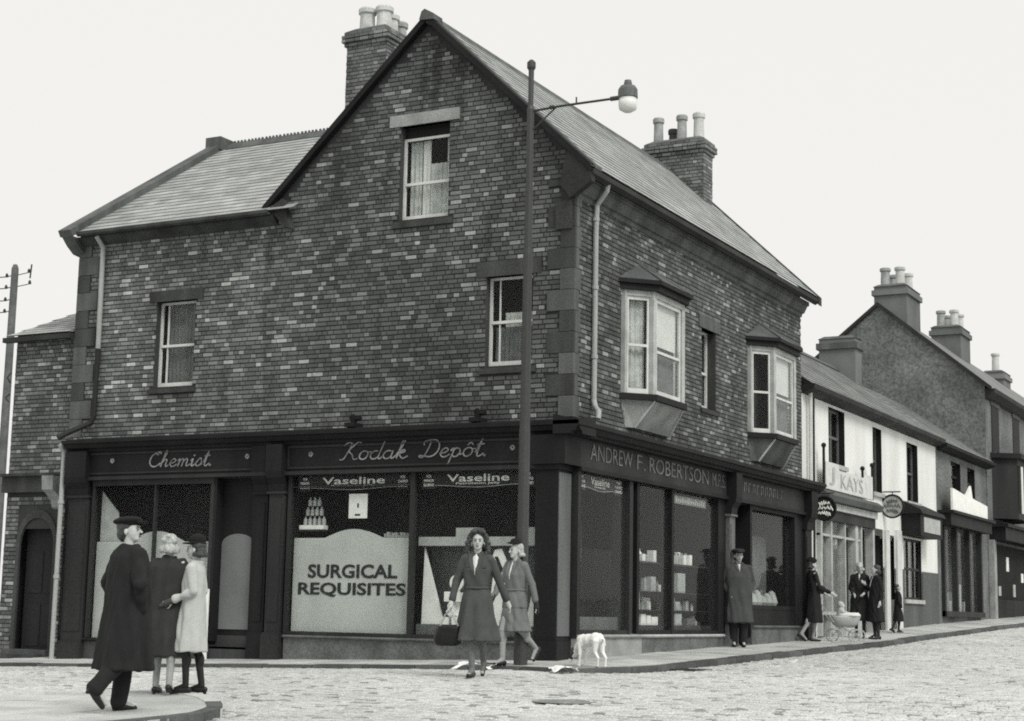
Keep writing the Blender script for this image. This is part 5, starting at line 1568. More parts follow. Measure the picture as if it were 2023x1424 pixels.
for u in (23.5, 25.0, 26.6, 28.2): q.fb(FB, u, u + .16, -.06, .1, .8, 3.3)
q.fb(FB, 23.5, 28.4, -.06, .14, .8, .95)
sw = q.build('shop_window', 'wood_m', LH)
MB().fb(FB, 23.6, 28.3, -.03, -.02, .95, 3.3).build('pane', 'glass_s', sw)
MB().fb(FB, 23.6, 28.3, -.7, -.68, .95, 3.3).build('window_backdrop', 'riser', sw)
q = MB()
for i in range(7): q.fb(FB, 23.8 + i*.62, 24.1 + i*.62, -.5, -.3, .95, 1.25 + .5*((i*7) % 3)/2)
q.build('window_goods', 'card_g', sw)
q = MB(); q.prism([FB.P(u, .30, z) for u, z in ((23.5, 3.72), (23.5, 4.32), (25.2, 4.22), (25.8, 4.55), (26.0, 4.2), (28.0, 4.1), (28.0, 3.72))], FB.n * .06)
q.build('name_board', 'card', LH, label='white shop board with a pointed top on the low brick house')

# ---- tall gabled house beyond
TH = thing('tall_gabled_house', 'tall old brick house whose blank gable rises behind the white house', 'building', (-3.3, 29.8, .8))
GY = 29.75
q = MB()
q.face([(-6.8, GY, 0), (.0, GY, 0), (.0, GY, 8.05), (-3.35, GY, 10.8), (-6.8, GY, 8.0)])
q.face([(.0, GY, 0), (.0, 62, 0), (.0, 62, 8.05), (.0, GY, 8.05)])
tw = q.build('wall', 'gable_far', TH, recalc=False)
q = MB(); q.face([(.25, GY - .06, 7.9), (.25, 62, 7.9), (-3.35, 62, 10.86), (-3.35, GY - .06, 10.86)]); q.face([(-7.0, GY - .06, 7.9), (-7.0, 62, 7.9), (-3.35, 62, 10.86), (-3.35, GY - .06, 10.86)])
tr = q.build('roof', 'slate_d', TH, recalc=False)
q = MB(); q.prism([(.22, GY - .1, 7.85), (.22, GY - .1, 7.98), (-3.35, GY - .1, 10.92), (-3.35, GY - .1, 10.78)], (0, .12, 0)); q.prism([(-7.0, GY - .1, 7.85), (-7.0, GY - .1, 7.98), (-3.351, GY - .1, 10.92), (-3.351, GY - .1, 10.78)], (0, .12, 0)); q.build('verge', 'wood_m', tr)
q = MB(); q.profile(FB, GY, 62, [(0, 7.6), (.1, 7.65), (.3, 7.8), (.32, 7.92), (0, 7.92)]); q.build('gutter', 'wood_m', tr)
for (y0, y1), zt, lab in (((31.3, 34.3), 11.75, 'nearer chimney stack on the tall ridge'), ((39.2, 42.0), 11.65, 'middle chimney stack on the tall ridge')):
    c = chimney(-3.9, -2.8, y0, y1 - 1.2, 10.0, zt, [(-3.6, y0 + .35, .16, .66, 'pot'), (-3.1, y0 + .35, .16, .66, 'pot_l'), (-3.6, y1 - 1.6, .16, .62, 'pot'), (-3.1, y1 - 1.6, .16, .64, 'pot_l')], parent=TH, bricks=False, mort='brick_chim', m='brick_chim', label=lab)
chimney(-3.8, -2.9, 47.6, 49.0, 9.8, 11.1, [(-3.35, 48.2, .16, .85, 'pot_l')], parent=TH, bricks=False, mort='brick_chim', m='brick_chim', label='farthest chimney stack with a single pot')
for (u0, u1, z0, z1) in ((30.6, 31.7, 6.0, 7.5), (34.0, 35.1, 6.0, 7.5), (38, 39.2, 6.0, 7.5), (38, 39.2, 3.6, 5.3)):
    q = MB().fb(FB, u0, u1, -.02, .02, z0, z1); w = q.build('window', 'wood_d', TH)
    q = MB().fb(FB, u0 - .1, u1 + .1, .0, .1, z0 - .14, z0 - .001); q.fb(FB, u0 - .12, u1 + .12, .0, .04, z1 + .001, z1 + .2); q.build('surround', 'stone', w)
# bay and shopfront of the tall house
q = MB(); q.prism([FB.P(u, n_, 3.9) for u, n_ in ((30.5, 0), (31.0, .7), (33.4, .7), (33.9, 0))], (0, 0, 1.9)); bay = q.build('bay_window', 'wood_m', TH)
q = MB(); q.prism([FB.P(u, n_, 5.8) for u, n_ in ((30.3, 0), (30.9, .85), (33.5, .85), (34.1, 0))], (0, 0, .16)); q.build('bay_cornice', 'wood_d', bay)
q = MB(); q.fb(FB, 31.5, 31.8, .701, .72, 4.1, 5.6); q.build('blind', 'blind', bay)
q = MB(); q.fb(FB, 31.0, 31.4, .701, .72, 4.1, 5.6); q.fb(FB, 31.9, 33.2, .701, .72, 4.1, 5.6); q.build('pane', 'dark', bay)
q = MB(); q.fb(FB, 29.9, 45, .0, .5, 3.2, 3.6); q.fb(FB, 29.8, 45, 0, .6, 3.601, 3.7); q.build('cornice', 'wood_d', TH)
q = MB(); q.fb(FB, 29.78, 30.15, .0, .16, .4, 3.2); q.build('pilaster', 'stone_l', TH)
q = MB(); q.fb(FB, 30.3, 36, -.01, .03, 1.4, 3.1); q.build('shop_window', 'dark', TH)
q = MB(); q.fb(FB, 30.3, 45, -.0, .1, .4, 1.39); q.build('stall_board', 'wood_d', TH)
for u, z0, z1 in ((30.9, 1.5, 1.8), (32.2, 2.3, 2.75), (33.2, 1.5, 1.9), (34.6, 2.0, 2.3)):
    q = MB().fb(FB, u, u + .35, .031, .05, z0, z1); q.build('window_card', 'card_g' if z0 < 2 else 'card', TH)

# ================================================================== street lamp
LP = thing('street_lamp', 'tall iron lamp post with a lantern on a long side arm at the kerb', 'street lamp', (-.02, -1.5, pave(0, -1.5)))
px, py = -.02, -1.5
g0 = pave(px, py)
q = MB().lathe((px, py, g0 - .1), [(.10, 0), (.10, .5), (.092, .55), (.09, 1.0), (.085, 1.05), (.081, 3.4), (.075, 3.5), (.066, 6.0), (.060, 6.1), (.05, 7.9), (.055, 8.2), (.04, 8.25), (.042, 8.80), (.066, 8.84), (.066, 8.92), (.03, 8.96)], 14)
q.build('post', 'iron_g', LP, smooth=False)
az_ = 8.02
q = MB().tube([(px, py, az_ - .02), (px + .5, py, az_ + .0), (px + 1.4, py, az_ + .0)], .018, 7); q.tube([(px + .05, py, az_ - .3), (px + .42, py, az_ - .01)], .012, 6)
q.tube([(px + .75, py, az_), (px + .75, py, az_ + .1)], .012, 6); q.lathe((px + .35, py, az_), [(.03, -.03), (.03, .03)], 8, ax=(1, 0, 0)); q.tube([(px + 1.3, py, az_), (px + 1.45, py, az_)], .035, 8)
q.build('arm', 'iron', LP)
q = MB().lathe((px + 1.57, py, az_), [(.05, .24), (.06, .19), (.06, .16), (.11, .15), (.14, .10), (.145, -.02), (.12, -.03)], 18); q.build('lantern_hood', 'wood_g', LP)
q = MB().lathe((px + 1.57, py, az_ - .03), [(.13, 0), (.135, -.09), (.125, -.16), (.06, -.2)], 18); q.build('lantern_globe', 'globe', LP, smooth=True)

# ================================================================== people
def rotz(p, a, c=(0, 0, 0)):
    x, y = p[0] - c[0], p[1] - c[1]
    return (c[0] + x*math.cos(a) - y*math.sin(a), c[1] + x*math.sin(a) + y*math.cos(a), p[2])

def loft(mb, rings, k=30, folds=7, ph=0.):
    """rings from top to hem: (z, cx, cy, rx, ry, fold depth)"""
    b = len(mb.v)
    for z, cx_, cy_, rx, ry, am in rings:
        for j in range(k):
            t = 2 * math.pi * j / k
            e = 1 + am * (math.sin(folds*t + ph) + .5*math.sin((folds*2-3)*t + 1.7*ph))
            c_, s_ = math.cos(t), math.sin(t)
            c_ = math.copysign(abs(c_)**.86, c_); s_ = math.copysign(abs(s_)**.86, s_)
            mb.v.append((cx_ + rx*e*c_, cy_ + ry*e*s_, z))
    for i in range(len(rings) - 1):
        for j in range(k):
            j2 = (j+1) % k
            mb.f.append((b+i*k+j, b+i*k+j2, b+(i+1)*k+j2, b+(i+1)*k+j))
    mb.f.append(tuple(b + j for j in range(k))); mb.f.append(tuple(b + (len(rings)-1)*k + j for j in range(k))[::-1])

def person(label, loc, yaw, H, coat, cm, legs=None, arms=None, head=(0, 0), hair=None, hat=None, sex='f', stocking=None, trousers=None, shoes='leather',
           blouse=None, vox=.011, skirt=None, belt=None, gloves=None, lean=0., skin='skin', extra=None, folds=7, ph=0.):
    T = thing('person', label, 'person', loc, world=False)
    T.rotation_euler = (0, 0, math.radians(yaw))
    sc_ = H / 1.70
    T.scale = (sc_,) * 3
    sh = .185 if sex == 'm' else .160
    lg = {'L': ((.088, -.015, .49), (.085, .02, .085), 0, 0), 'R': ((-.088, -.015, .49), (-.085, .02, .085), 0, 0)}
    lg.update(legs or {})
    am = {'L': ((sh + .045, .03, 1.13), (sh + .05, -.06, .89)), 'R': ((-sh - .045, .03, 1.13), (-sh - .05, -.06, .89))}
    am.update(arms or {})
    b = MB()
    wb_ = 1. if sex == 'f' else 1.1
    b.ball((0, 0, .95), (.15*wb_, .10, .13)); b.ball((0, 0, 1.12), (.125*wb_, .085, .16)); b.ball((0, .0, 1.28), (.15*wb_, .095, .14))
    b.caps((-sh + .03, .01, 1.39), (sh - .03, .01, 1.39), .055)
    for s, x in (('L', .088), ('R', -.088)):
        kn, an = lg[s][0], lg[s][1]
        b.caps((x, 0, .92), kn, .082, .052); b.caps(kn, an, .05, .034)
        mid = tuple(np.array(kn)*.68 + np.array(an)*.32 + np.array((0, .014, 0)))
        b.ball(mid, (.046, .05, .09))
        fd = math.radians(lg[s][2]); pt = math.radians(lg[s][3])
        d_ = np.array((math.sin(fd)*math.cos(pt), -math.cos(fd)*math.cos(pt), -math.sin(pt)))
        b.caps(an, tuple(np.array(an) + d_*.13 + np.array((0, 0, -.045*math.cos(pt)))), .034, .024)
    for s, sg in (('L', 1), ('R', -1)):
        el, wr = am[s]
        b.caps((sg*sh, .01, 1.385), el, .05, .038); b.caps(el, wr, .038, .026)
        d = np.array(wr) - np.array(el); d /= np.linalg.norm(d)
        side = np.cross(d, (sg*1., .3, 0)); side /= np.linalg.norm(side) + 1e-9
        flat = np.cross(d, side)
        pw = np.array(wr)
        b.caps(pw + d*.03, pw + d*.085, .030, .032)
        for i, L in enumerate((.065, .078, .072, .055)):
            o = side * (-.027 + .018*i)
            p1 = pw + d*.10 + o; p2 = p1 + d*L*.55 + flat*.006*sg; p3 = p2 + d*L*.4 + flat*.022*sg
            b.caps(p1, p2, .0095, .009, 7); b.caps(p2, p3, .009, .008, 7)
        t1 = pw + d*.045 - side*.03
        b.caps(t1, t1 + d*.04 - side*.028, .012, .010, 7); b.caps(t1 + d*.04 - side*.028, t1 + d*.07 - side*.03, .010, .008, 7)
    # neck and head
    hy, tl = math.radians(head[0]), head[1]
    nk = (0, .012, 1.46)
    R3 = np.array(Matrix.Rotation(hy, 3, 'Z') @ Matrix.Rotation(math.radians(tl), 3, 'X'))
    def h(p): return tuple(np.array(nk) + R3 @ ((np.array(p) - np.array(nk)) * 1.07))
    b.caps((0, .015, 1.40), h((0, .008, 1.53)), .056, .05)
    b.ball(h((0, .012, 1.615)), (.072, .088, .085), 14, R3); b.ball(h((0, -.022, 1.575)), (.060, .066, .09), 14, R3)
    b.ball(h((0, -.045, 1.522)), (.040, .042, .036), 12, R3)
    b.caps(h((0, -.083, 1.60)), h((0, -.103, 1.567)), .009, .014, 8)
    b.caps(h((-.03, -.078, 1.618)), h((.03, -.078, 1.618)), .011, .011, 8)
    for sg in (1, -1): b.ball(h((sg*.072, .01, 1.575)), (.010, .02, .03), 8, R3)
    link('body', remesh(b, 'body', vox*.75, 3, .4), skin, T)
    f = MB()
    for sg in (1, -1):
        e = MB().ball(h((sg*.029, -.0835, 1.592)), (.014, .007, .007), 8, R3); e.build('eye', 'feature', T, smooth=True)
        f.caps(h((sg*.016, -.089, 1.612)), h((sg*.044, -.078, 1.613)), .0045, .004, 6)
    f.build('eyebrows', 'hair_d', T)
    MB().ball(h((0, -.0865, 1.534)), (.022, .007, .007), 8, R3).build('mouth', 'feature', T, smooth=True)
    # legs and feet
    if stocking:
        q = MB()
        for s in 'LR':
            kn, an = lg[s][0], lg[s][1]
            up_ = tuple(np.array(kn) + (np.array((.088 if s == 'L' else -.088, 0, .92)) - np.array(kn))*.3)
            q.caps(up_, kn, .064, .056); q.caps(kn, an, .054, .038); q.ball(tuple(np.array(kn)*.68 + np.array(an)*.32 + np.array((0, .014, 0))), (.050, .054, .095))
            fd = math.radians(lg[s][2]); pt = math.radians(lg[s][3])
            d_ = np.array((math.sin(fd)*math.cos(pt), -math.cos(fd)*math.cos(pt), -math.sin(pt)))
            q.caps(an, tuple(np.array(an) + d_*.12 + np.array((0, 0, -.04*math.cos(pt)))), .037, .027)
        link('stockings', remesh(q, 'stockings', vox, 2), stocking, T)
    if trousers:
        q = MB()
        for s in 'LR':
            kn, an = lg[s][0], lg[s][1]
            x = .095 if s == 'L' else -.095
            q.caps((x, .0, .9), kn, .105, .088); q.caps(kn, tuple(np.array(an) + np.array((0, .012, .01))), .088, .078)
        link('trousers', remesh(q, 'trousers', vox*1.2, 3, .5, .014, 3), trousers, T)
    for s in 'LR':
        an = np.array(lg[s][1]); fd = math.radians(lg[s][2]); pt = math.radians(lg[s][3])
        d_ = np.array((math.sin(fd)*math.cos(pt), -math.cos(fd)*math.cos(pt), -math.sin(pt)))
        u_ = np.array((math.sin(fd)*math.sin(pt), -math.cos(fd)*math.sin(pt), math.cos(pt)))
        q = MB()
        heel = an - d_*.035 - u_*.045
        q.caps(heel, an + d_*.06 - u_*.05, .036, .036); q.caps(an + d_*.05 - u_*.052, an + d_*.155 - u_*.06, .038, .026)
        if sex == 'm': q.caps(an + u_*.03, an - u_*.03, .045, .045)
        q.caps(heel - u_*.02 - d_*.005, heel - u_*.038 - d_*.005, .022, .02)
        link('shoe', remesh(q, 'shoe', vox*.8, 2), shoes, T)
    # garments
    q = MB()
    loft(q, coat, 32, folds, ph)
    if skirt is None or True:
        for s, sg in (('L', 1), ('R', -1)):
            el, wr = am[s]
            q.caps((sg*(sh - .005), .01, 1.375), el, .076 if sex == 'm' else .066, .062 if sex == 'm' else .054)
            e2 = np.array(el) + (np.array(wr) - np.array(el)) * .92
            q.caps(el, e2, .062 if sex == 'm' else .053, .052 if sex == 'm' else .044)
        q.caps((-sh + .02, .01, 1.40), (sh - .02, .01, 1.40), .058)
        # turned collar
        for a0 in range(20, 341, 20):
            a = math.radians(a0 - 90)
            p = (.062*math.cos(a), .012 + .062*math.sin(a), 1.455 - (.02 if abs(a0 - 180) > 120 else 0))
            q.ball(p, (.022, .022, .03), 8)
    link('coat' if skirt is None else 'jacket', remesh(q, 'coat', vox, 3, .4, .019, len(label)), cm, T)
    if skirt is not None:
        q = MB(); loft(q, skirt[0], 36, 9, ph + 1); link('skirt', remesh(q, 'skirt', vox, 2, .4, .019, len(label)), skirt[1], T)
    if blouse:
        z0, z1, w = blouse
        def ry_at(z): 
            zs = [r_[0] for r_ in coat][::-1]; ys = [r_[2] - r_[4] for r_ in coat][::-1]
            return float(np.interp(z, zs, ys))
        q = MB()
        for i in range(6):
            t = i / 5; z = z1 + (z0 - z1)*t; ww = w*(1 - t) + .004; y = min(ry_at(z) - .010, -.055)
            q.v += [(-ww, y + .02, z), (0, y - .004, z), (ww, y + .02, z)]
        q.f = [f_ for i in range(5) for f_ in ((3*i, 3*i+1, 3*i+4, 3*i+3), (3*i+1, 3*i+2, 3*i+5, 3*i+4))]
        q.build('blouse', 'blouse', T, recalc=False)
        for sg in (1, -1):
            q = MB()
            for i in range(6):
                t = i / 5; z = z1 + (z0 - z1)*t; ww = w*(1 - t) + .004; y = min(ry_at(z) - .014, -.058)
                q.v += [(sg*ww, y + .016, z), (sg*(ww + .05*(1 - abs(t - .35))), y + .012, z + .01)]
            q.f = [(2*i, 2*i+1, 2*i+3, 2*i+2) for i in range(5)]
            q.build('lapel', cm, T, recalc=False)
    if belt:
        z, rx, ry = belt
        q = MB(); q.tube([(rx*math.cos(a), ry*math.sin(a), z) for a in np.linspace(0, 2*math.pi, 33)], .018, 6); q.build('belt', cm, T)
    # hair
    if hair:
        style, hm = hair
        q = MB()
        q.ball(h((0, .030, 1.632)), (.086, .092, .082), 14, R3)
        q.ball(h((0, .055, 1.575)), (.076, .062, .085), 14, R3)
        r_ = random.Random(hash(label) % 1000 if False else len(label))
        if style == 'long':
            for sg in (1, -1):
                for i in range(9):
                    t = i / 8
                    q.ball(h((sg*(.082 + .030*math.sin(t*2.8) + .010*math.sin(i*2.5)), .005 + .03*t, 1.66 - .23*t)), (.034, .044 + .01*t, .032), 8, R3)
            for i in range(10):
                q.ball(h((r_.uniform(-.09, .09), .075 + r_.uniform(0, .03), 1.44 + r_.uniform(0, .12))), .038, 8, R3)
            for sg in (1, -1): q.ball(h((sg*.045, -.04, 1.695)), (.048, .048, .036), 10, R3)
            q.ball(h((0, -.0, 1.715)), (.07, .07, .03), 10, R3)
        elif style == 'bob':
            for i in range(16):
                a = math.radians(-15 + 210*i/15)
                q.ball(h((.082*math.cos(a), .03 + .072*math.sin(a), 1.545 + .01*math.sin(i*2))), (.032, .032, .036), 8, R3)
            for i in range(14):
                q.ball(h((r_.uniform(-.07, .07), .03 + r_.uniform(-.04, .08), 1.63 + r_.uniform(0, .05))), .026, 8, R3)
        elif style == 'roll':
            for i in range(12):
                a = math.radians(-10 + 200*i/11)
                q.ball(h((.080*math.cos(a), .035 + .070*math.sin(a), 1.535)), (.030, .030, .028), 8, R3)
        else:
            q.ball(h((0, .045, 1.56)), (.07, .05, .07), 10, R3)
        link('hair', remesh(q, 'hair', .008, 1, .35, .012, 9), hm, T)
    if hat:
        kind, hm = hat
        q = MB()
        if kind == 'cap':
            q.ball(h((0, .015, 1.675)), (.118, .135, .040), 18, R3); q.ball(h((0, .01, 1.655)), (.092, .105, .045), 16, R3)
            q.ball(h((0, -.115, 1.648)), (.07, .055, .010), 14, R3)
        elif kind == 'tilt':
            q.ball(h((.0, -.03, 1.690)), (.095, .115, .016), 18, R3); q.ball(h((.0, -.01, 1.715)), (.068, .075, .042), 16, R3); q.ball(h((.01, .0, 1.76)), (.02, .02, .03), 8, R3)
        elif kind == 'brim':
            q.ball(h((0, -.02, 1.655)), (.105, .155, .014), 18, R3); q.ball(h((0, .015, 1.69)), (.088, .10, .075), 16, R3)
        elif kind == 'cloche':
            q.ball(h((0, .01, 1.665)), (.098, .115, .075), 16, R3); q.ball(h((.03, .02, 1.70)), (.07, .07, .05), 12, R3)
        link('hat', remesh(q, 'hat', .008, 2, .3), hm, T)
    if gloves:
        for s in gloves[0]:
            el, wr = map(np.array, am[s]); d = (wr - el) / np.linalg.norm(wr - el)
            q = MB().caps(wr - d*.03, wr + d*.09, .036, .040); q.caps(wr + d*.08, wr + d*.17, .036, .022); q.caps(wr + d*.05, wr + d*.09 + np.array((0, -.04, 0)), .016, .013)
            link('glove', remesh(q, 'glove', .008, 1), gloves[1], T)
    return T

F_COAT = [(1.45, 0, .01, .06, .055, 0), (1.41, 0, .01, .13, .075, 0), (1.36, 0, .005, .165, .095, 0), (1.26, 0, -.01, .168, .118, 0), (1.15, 0, -.005, .150, .108, 0), (1.05, 0, 0, .132, .100, .005), (.97, 0, .0, .158, .118, .015),
          (.86, 0, .0, .185, .140, .025), (.72, 0, .0, .205, .165, .04), (.58, 0, 0, .232, .20, .06), (.43, 0, 0, .262, .235, .075)]
F_STRAIGHT = [(1.45, 0, .01, .065, .06, 0), (1.41, 0, .01, .14, .08, 0), (1.36, 0, .005, .18, .105, 0), (1.22, 0, -.005, .185, .125, 0), (1.05, 0, 0, .182, .125, .01), (.9, 0, 0, .195, .14, .015), (.7, 0, 0, .21, .16, .025), (.52, 0, 0, .225, .175, .03), (.40, 0, 0, .235, .185, .035)]
M_COAT = [(1.47, 0, .01, .075, .07, 0), (1.43, 0, .01, .16, .085, 0), (1.37, 0, .005, .215, .115, 0), (1.22, 0, -.005, .225, .145, 0), (1.05, 0, 0, .22, .145, .008), (.88, 0, 0, .225, .155, .012), (.7, 0, 0, .24, .175, .02), (.52, 0, 0, .255, .20, .028), (.43, 0, 0, .262, .21, .03)]
F_JACKET = [(1.45, 0, .01, .06, .055, 0), (1.41, 0, .01, .14, .078, 0), (1.36, 0, .005, .176, .098, 0), (1.26, 0, -.01, .172, .118, 0), (1.15, 0, -.005, .155, .11, 0), (1.05, 0, 0, .142, .105, .005), (.95, 0, 0, .168, .125, .01), (.84, 0, 0, .19, .142, .012), (.80, 0, 0, .192, .144, .012)]
F_SKIRT = [(1.02, 0, 0, .13, .1, 0), (.9, 0, 0, .165, .125, .01), (.75, 0, 0, .185, .15, .03), (.6, 0, 0, .205, .175, .05), (.48, 0, 0, .23, .20, .06)]

# the young woman crossing, nearest the camera on the setts
def PV(x, y): return (x, y, pave(x, y))
def RD(x, y, s=.028): return (x, y, road_z(x, y) + s)
wx, wy = .98, -4.62
walker = person('young woman with wavy dark hair in belted dark grey coat crossing the setts', RD(wx, wy), 16, 1.74,
       [(r_[0], r_[1], r_[2] + (.0 if r_[0] > .6 else .015), r_[3], r_[4], r_[5]*1.7) for r_ in F_COAT], 'dress', stocking='skin_g',
       legs={'L': ((.05, .09, .49), (.035, .30, .17), 5, 38), 'R': ((-.045, -.09, .50), (-.02, -.06, .085), -5, 0)},
       arms={'R': ((-.245, .0, 1.13), (-.275, -.10, .90)), 'L': ((.25, .10, 1.14), (.33, .17, .92))}, head=(10, -3), hair=('long', 'hair_d'),
       blouse=(1.20, 1.45, .055), belt=(1.05, .138, .106), vox=.010, folds=6, ph=.8)
for sg in (1, -1):
    q = MB().hexa([(sg*.055, -.118, 1.275), (sg*.135, -.095, 1.285), (sg*.135, -.088, 1.285), (sg*.055, -.111, 1.275), (sg*.055, -.122, 1.30), (sg*.135, -.099, 1.31), (sg*.135, -.092, 1.31), (sg*.055, -.115, 1.30)])
    q.build('pocket_flap', 'dress', walker)
# her shopping bag
BG = thing('shopping_bag', 'dark soft shopping bag hanging from the crossing young woman\'s hand', 'bag', (0, 0, 0), world=False)
BG.location = walker.location; BG.rotation_euler = walker.rotation_euler
hand = np.array((-.285, -.13, .80))
q = MB(); loft(q, [(.62, -.31, -.10, .09, .05, .03), (.60, -.31, -.10, .15, .07, .04), (.48, -.33, -.08, .18, .085, .05), (.40, -.34, -.07, .17, .08, .04), (.37, -.34, -.07, .13, .06, .02)], 24, 5)
link('bag_body', remesh(q, 'bag_body', .012, 2), 'leather', BG)
q = MB().tube([(-.42, -.10, .61), (-.36, -.12, .74), tuple(hand), (-.25, -.12, .72), (-.2, -.10, .61)], .011, 7); q.build('strap', 'grey_p', BG)

# second woman stepping off the kerb, walking left
person('woman in grey suit and tilted black hat walking at the kerb by the lamp post', PV(-.03, -1.68), -14, 1.70, F_JACKET, 'suit', skirt=(F_SKIRT, 'suit'), stocking='stock_l',
       legs={'R': ((-.075, -.16, .50), (-.06, -.17, .085), -4, 0), 'L': ((.08, .06, .49), (.09, .36, .24), 4, 52)},
       arms={'L': ((.225, .10, 1.13), (.275, .12, .90)), 'R': ((-.21, -.10, 1.14), (-.19, -.25, .95))}, head=(-14, 0), hair=('roll', 'hair_l'), hat=('tilt', 'felt'),
       blouse=(1.20, 1.45, .05), belt=(1.05, .148, .112), gloves=('LR', 'leather'), vox=.010, ph=.3)

def IS(x, y): return (x, y, isl_z(x, y) + .002)
# the group on the pavement corner at the left, seen from behind
person('tall man in dark overcoat and flat cap striding away at the lower left', IS(.36, -10.25), 158, 1.78, [(r_[0] - (.06 if r_[0] < .6 else 0), r_[1], r_[2], r_[3]*(1.02 if r_[0] > 1.1 else 1.1), r_[4]*1.2, r_[5]*2) for r_ in M_COAT], 'coat_k', sex='m', trousers='coat_k', legs={'L': ((.09, -.06, .50), (.09, -.02, .085), 0, 0), 'R': ((-.11, .05, .50), (-.11, .30, .21), 0, 48)},
       arms={'L': ((.31, .05, 1.13), (.22, -.04, .91)), 'R': ((-.31, .05, 1.12), (-.22, -.04, .90))}, head=(-48, -6), hair=('short', 'hair_d'), hat=('cap', 'felt'), vox=.012)
person('fair-haired woman in dark coat seen from behind beside the man in the cap', IS(-.70, -8.38), 200, 1.66, [(r_[0], r_[1], r_[2], r_[3]*1.14, r_[4]*1.25, r_[5]*1.5) for r_ in F_STRAIGHT], 'coat_d', stocking='stock_l',
       legs={'R': ((-.10, .07, .49), (-.13, .20, .11), 8, 12), 'L': ((.085, -.03, .49), (.09, .0, .085), 0, 0)}, arms={'L': ((.22, .0, 1.13), (.22, -.16, .95)), 'R': ((-.21, .02, 1.13), (-.2, -.14, .93))}, head=(6, -4), hair=('bob', 'hair_l'), vox=.011, ph=1.1)
person('woman in pale coat and black brimmed hat facing left beside the shop doorway', IS(-.42, -8.3), -70, 1.60, [(r_[0] + (.06 if r_[0] < .6 else 0), r_[1], r_[2], r_[3]*.92, r_[4]*.95, r_[5]) for r_ in F_STRAIGHT], 'pale', stocking='leather',
       legs={'L': ((.07, -.04, .49), (.07, -.02, .085), 0, 0), 'R': ((-.07, .05, .49), (-.07, .12, .085), 0, 0)}, arms={'L': ((.19, .06, 1.13), (.17, -.17, 1.03)), 'R': ((-.2, .05, 1.13), (-.14, -.18, 1.04))}, head=(-6, 0), hair=('roll', 'hair_d'), hat=('brim', 'felt'), gloves=('L', 'coat_g'), vox=.011, ph=2.)
# the man in the doorway
person('man in grey overcoat standing with hands in pockets at the dark doorway', PV(.32, 6.45), 30, 1.76, M_COAT, 'coat_g', sex='m', trousers='coat_k', arms={'L': ((.26, .05, 1.13), (.165, -.045, .93)), 'R': ((-.26, .05, 1.13), (-.165, -.045, .93))},
       head=(8, 0), hair=('short', 'hair_d'), hat=('cap', 'coat_d'), blouse=(1.3, 1.45, .035), vox=.013)
# up the street
person('woman in long black coat and hat pushing the white pushchair', PV(.42, 10.6), 128, 1.66, F_STRAIGHT, 'coat_k', stocking='stock_l', legs={'L': ((.08, -.08, .49), (.08, -.02, .085), 0, 0), 'R': ((-.09, .08, .5), (-.09, .30, .16), 0, 35)},
       arms={'L': ((.20, -.05, 1.13), (.18, -.30, 1.02)), 'R': ((-.20, -.05, 1.13), (-.18, -.30, 1.02))}, head=(0, -4), hair=('roll', 'hair_d'), hat=('cloche', 'felt'), vox=.014)
person('woman in black coat with pale hair talking, left of the chatting pair', PV(.62, 13.3), 12, 1.62, F_STRAIGHT, 'coat_k', stocking='coat_d', arms={'L': ((.2, .0, 1.13), (.12, -.2, 1.02)), 'R': ((-.2, .0, 1.13), (-.12, -.2, 1.0))}, head=(12, 6), hair=('bob', 'hair_l'), blouse=(1.3, 1.45, .03), vox=.014, ph=.6)
person('woman in black coat and white collar turned left, right of the chatting pair', PV(1.0, 13.2), -48, 1.58, F_STRAIGHT, 'coat_k', stocking='coat_d', arms={'L': ((.2, .06, 1.12), (.22, .0, .88)), 'R': ((-.2, -.02, 1.13), (-.1, -.2, 1.25))}, head=(-6, 0), hair=('bob', 'hair_d'), blouse=(1.2, 1.45, .06), vox=.014, ph=1.5)
person('small child in dark coat walking up the street past the white house', PV(.6, 16.6), 118, 1.12, F_STRAIGHT, 'coat_k', stocking='coat_d', legs={'L': ((.08, -.06, .49), (.08, -.02, .085), 0, 0), 'R': ((-.08, .08, .5), (-.08, .26, .14), 0, 30)}, hair=('bob', 'hair_d'), head=(-10, 0), vox=.016)
person('distant dark figure near the far shopfronts at the right edge', PV(.75, 32.5), 150, 1.66, F_STRAIGHT, 'coat_k', stocking='stock_l', hair=('roll', 'hair_d'), hat=('cloche', 'felt'), vox=.02)

# ---- pushchair with a child in it
PR = thing('pushchair', 'small white pushchair with folded hood beside the black-coated woman', 'pushchair', PV(.86, 11.35), world=False)
PR.rotation_euler = (0, 0, math.radians(-62)); PR.scale = (.86, .86, .86)
q = MB(); loft(q, [(.62, 0, 0, .22, .36, 0), (.58, 0, 0, .225, .37, 0), (.42, 0, 0, .19, .30, 0), (.34, 0, 0, .12, .2, 0)], 24, 3); q.build('tub', 'grey_p', PR, smooth=True)
for sx in (-.24, .24):
    for sy in (-.26, .28):
        q = MB()
        pts = [(sx, sy + .15*math.cos(a), .15 + .15*math.sin(a)) for a in np.linspace(0, 2*math.pi, 21)]
        q.tube(pts, .014, 6); 
        for a in np.linspace(0, math.pi, 5)[:-1]: q.tube([(sx, sy - .14*math.cos(a), .15 - .14*math.sin(a)), (sx, sy + .14*math.cos(a), .15 + .14*math.sin(a))], .005, 4)
        q.build('wheel', 'grey_p', PR)
q = MB()
for sx in (-.2, .2): q.tube([(sx, -.26, .15), (sx, -.05, .36), (sx, .28, .15)], .012, 6); q.tube([(sx, -.3, .45), (sx, -.62, .92)], .011, 6)
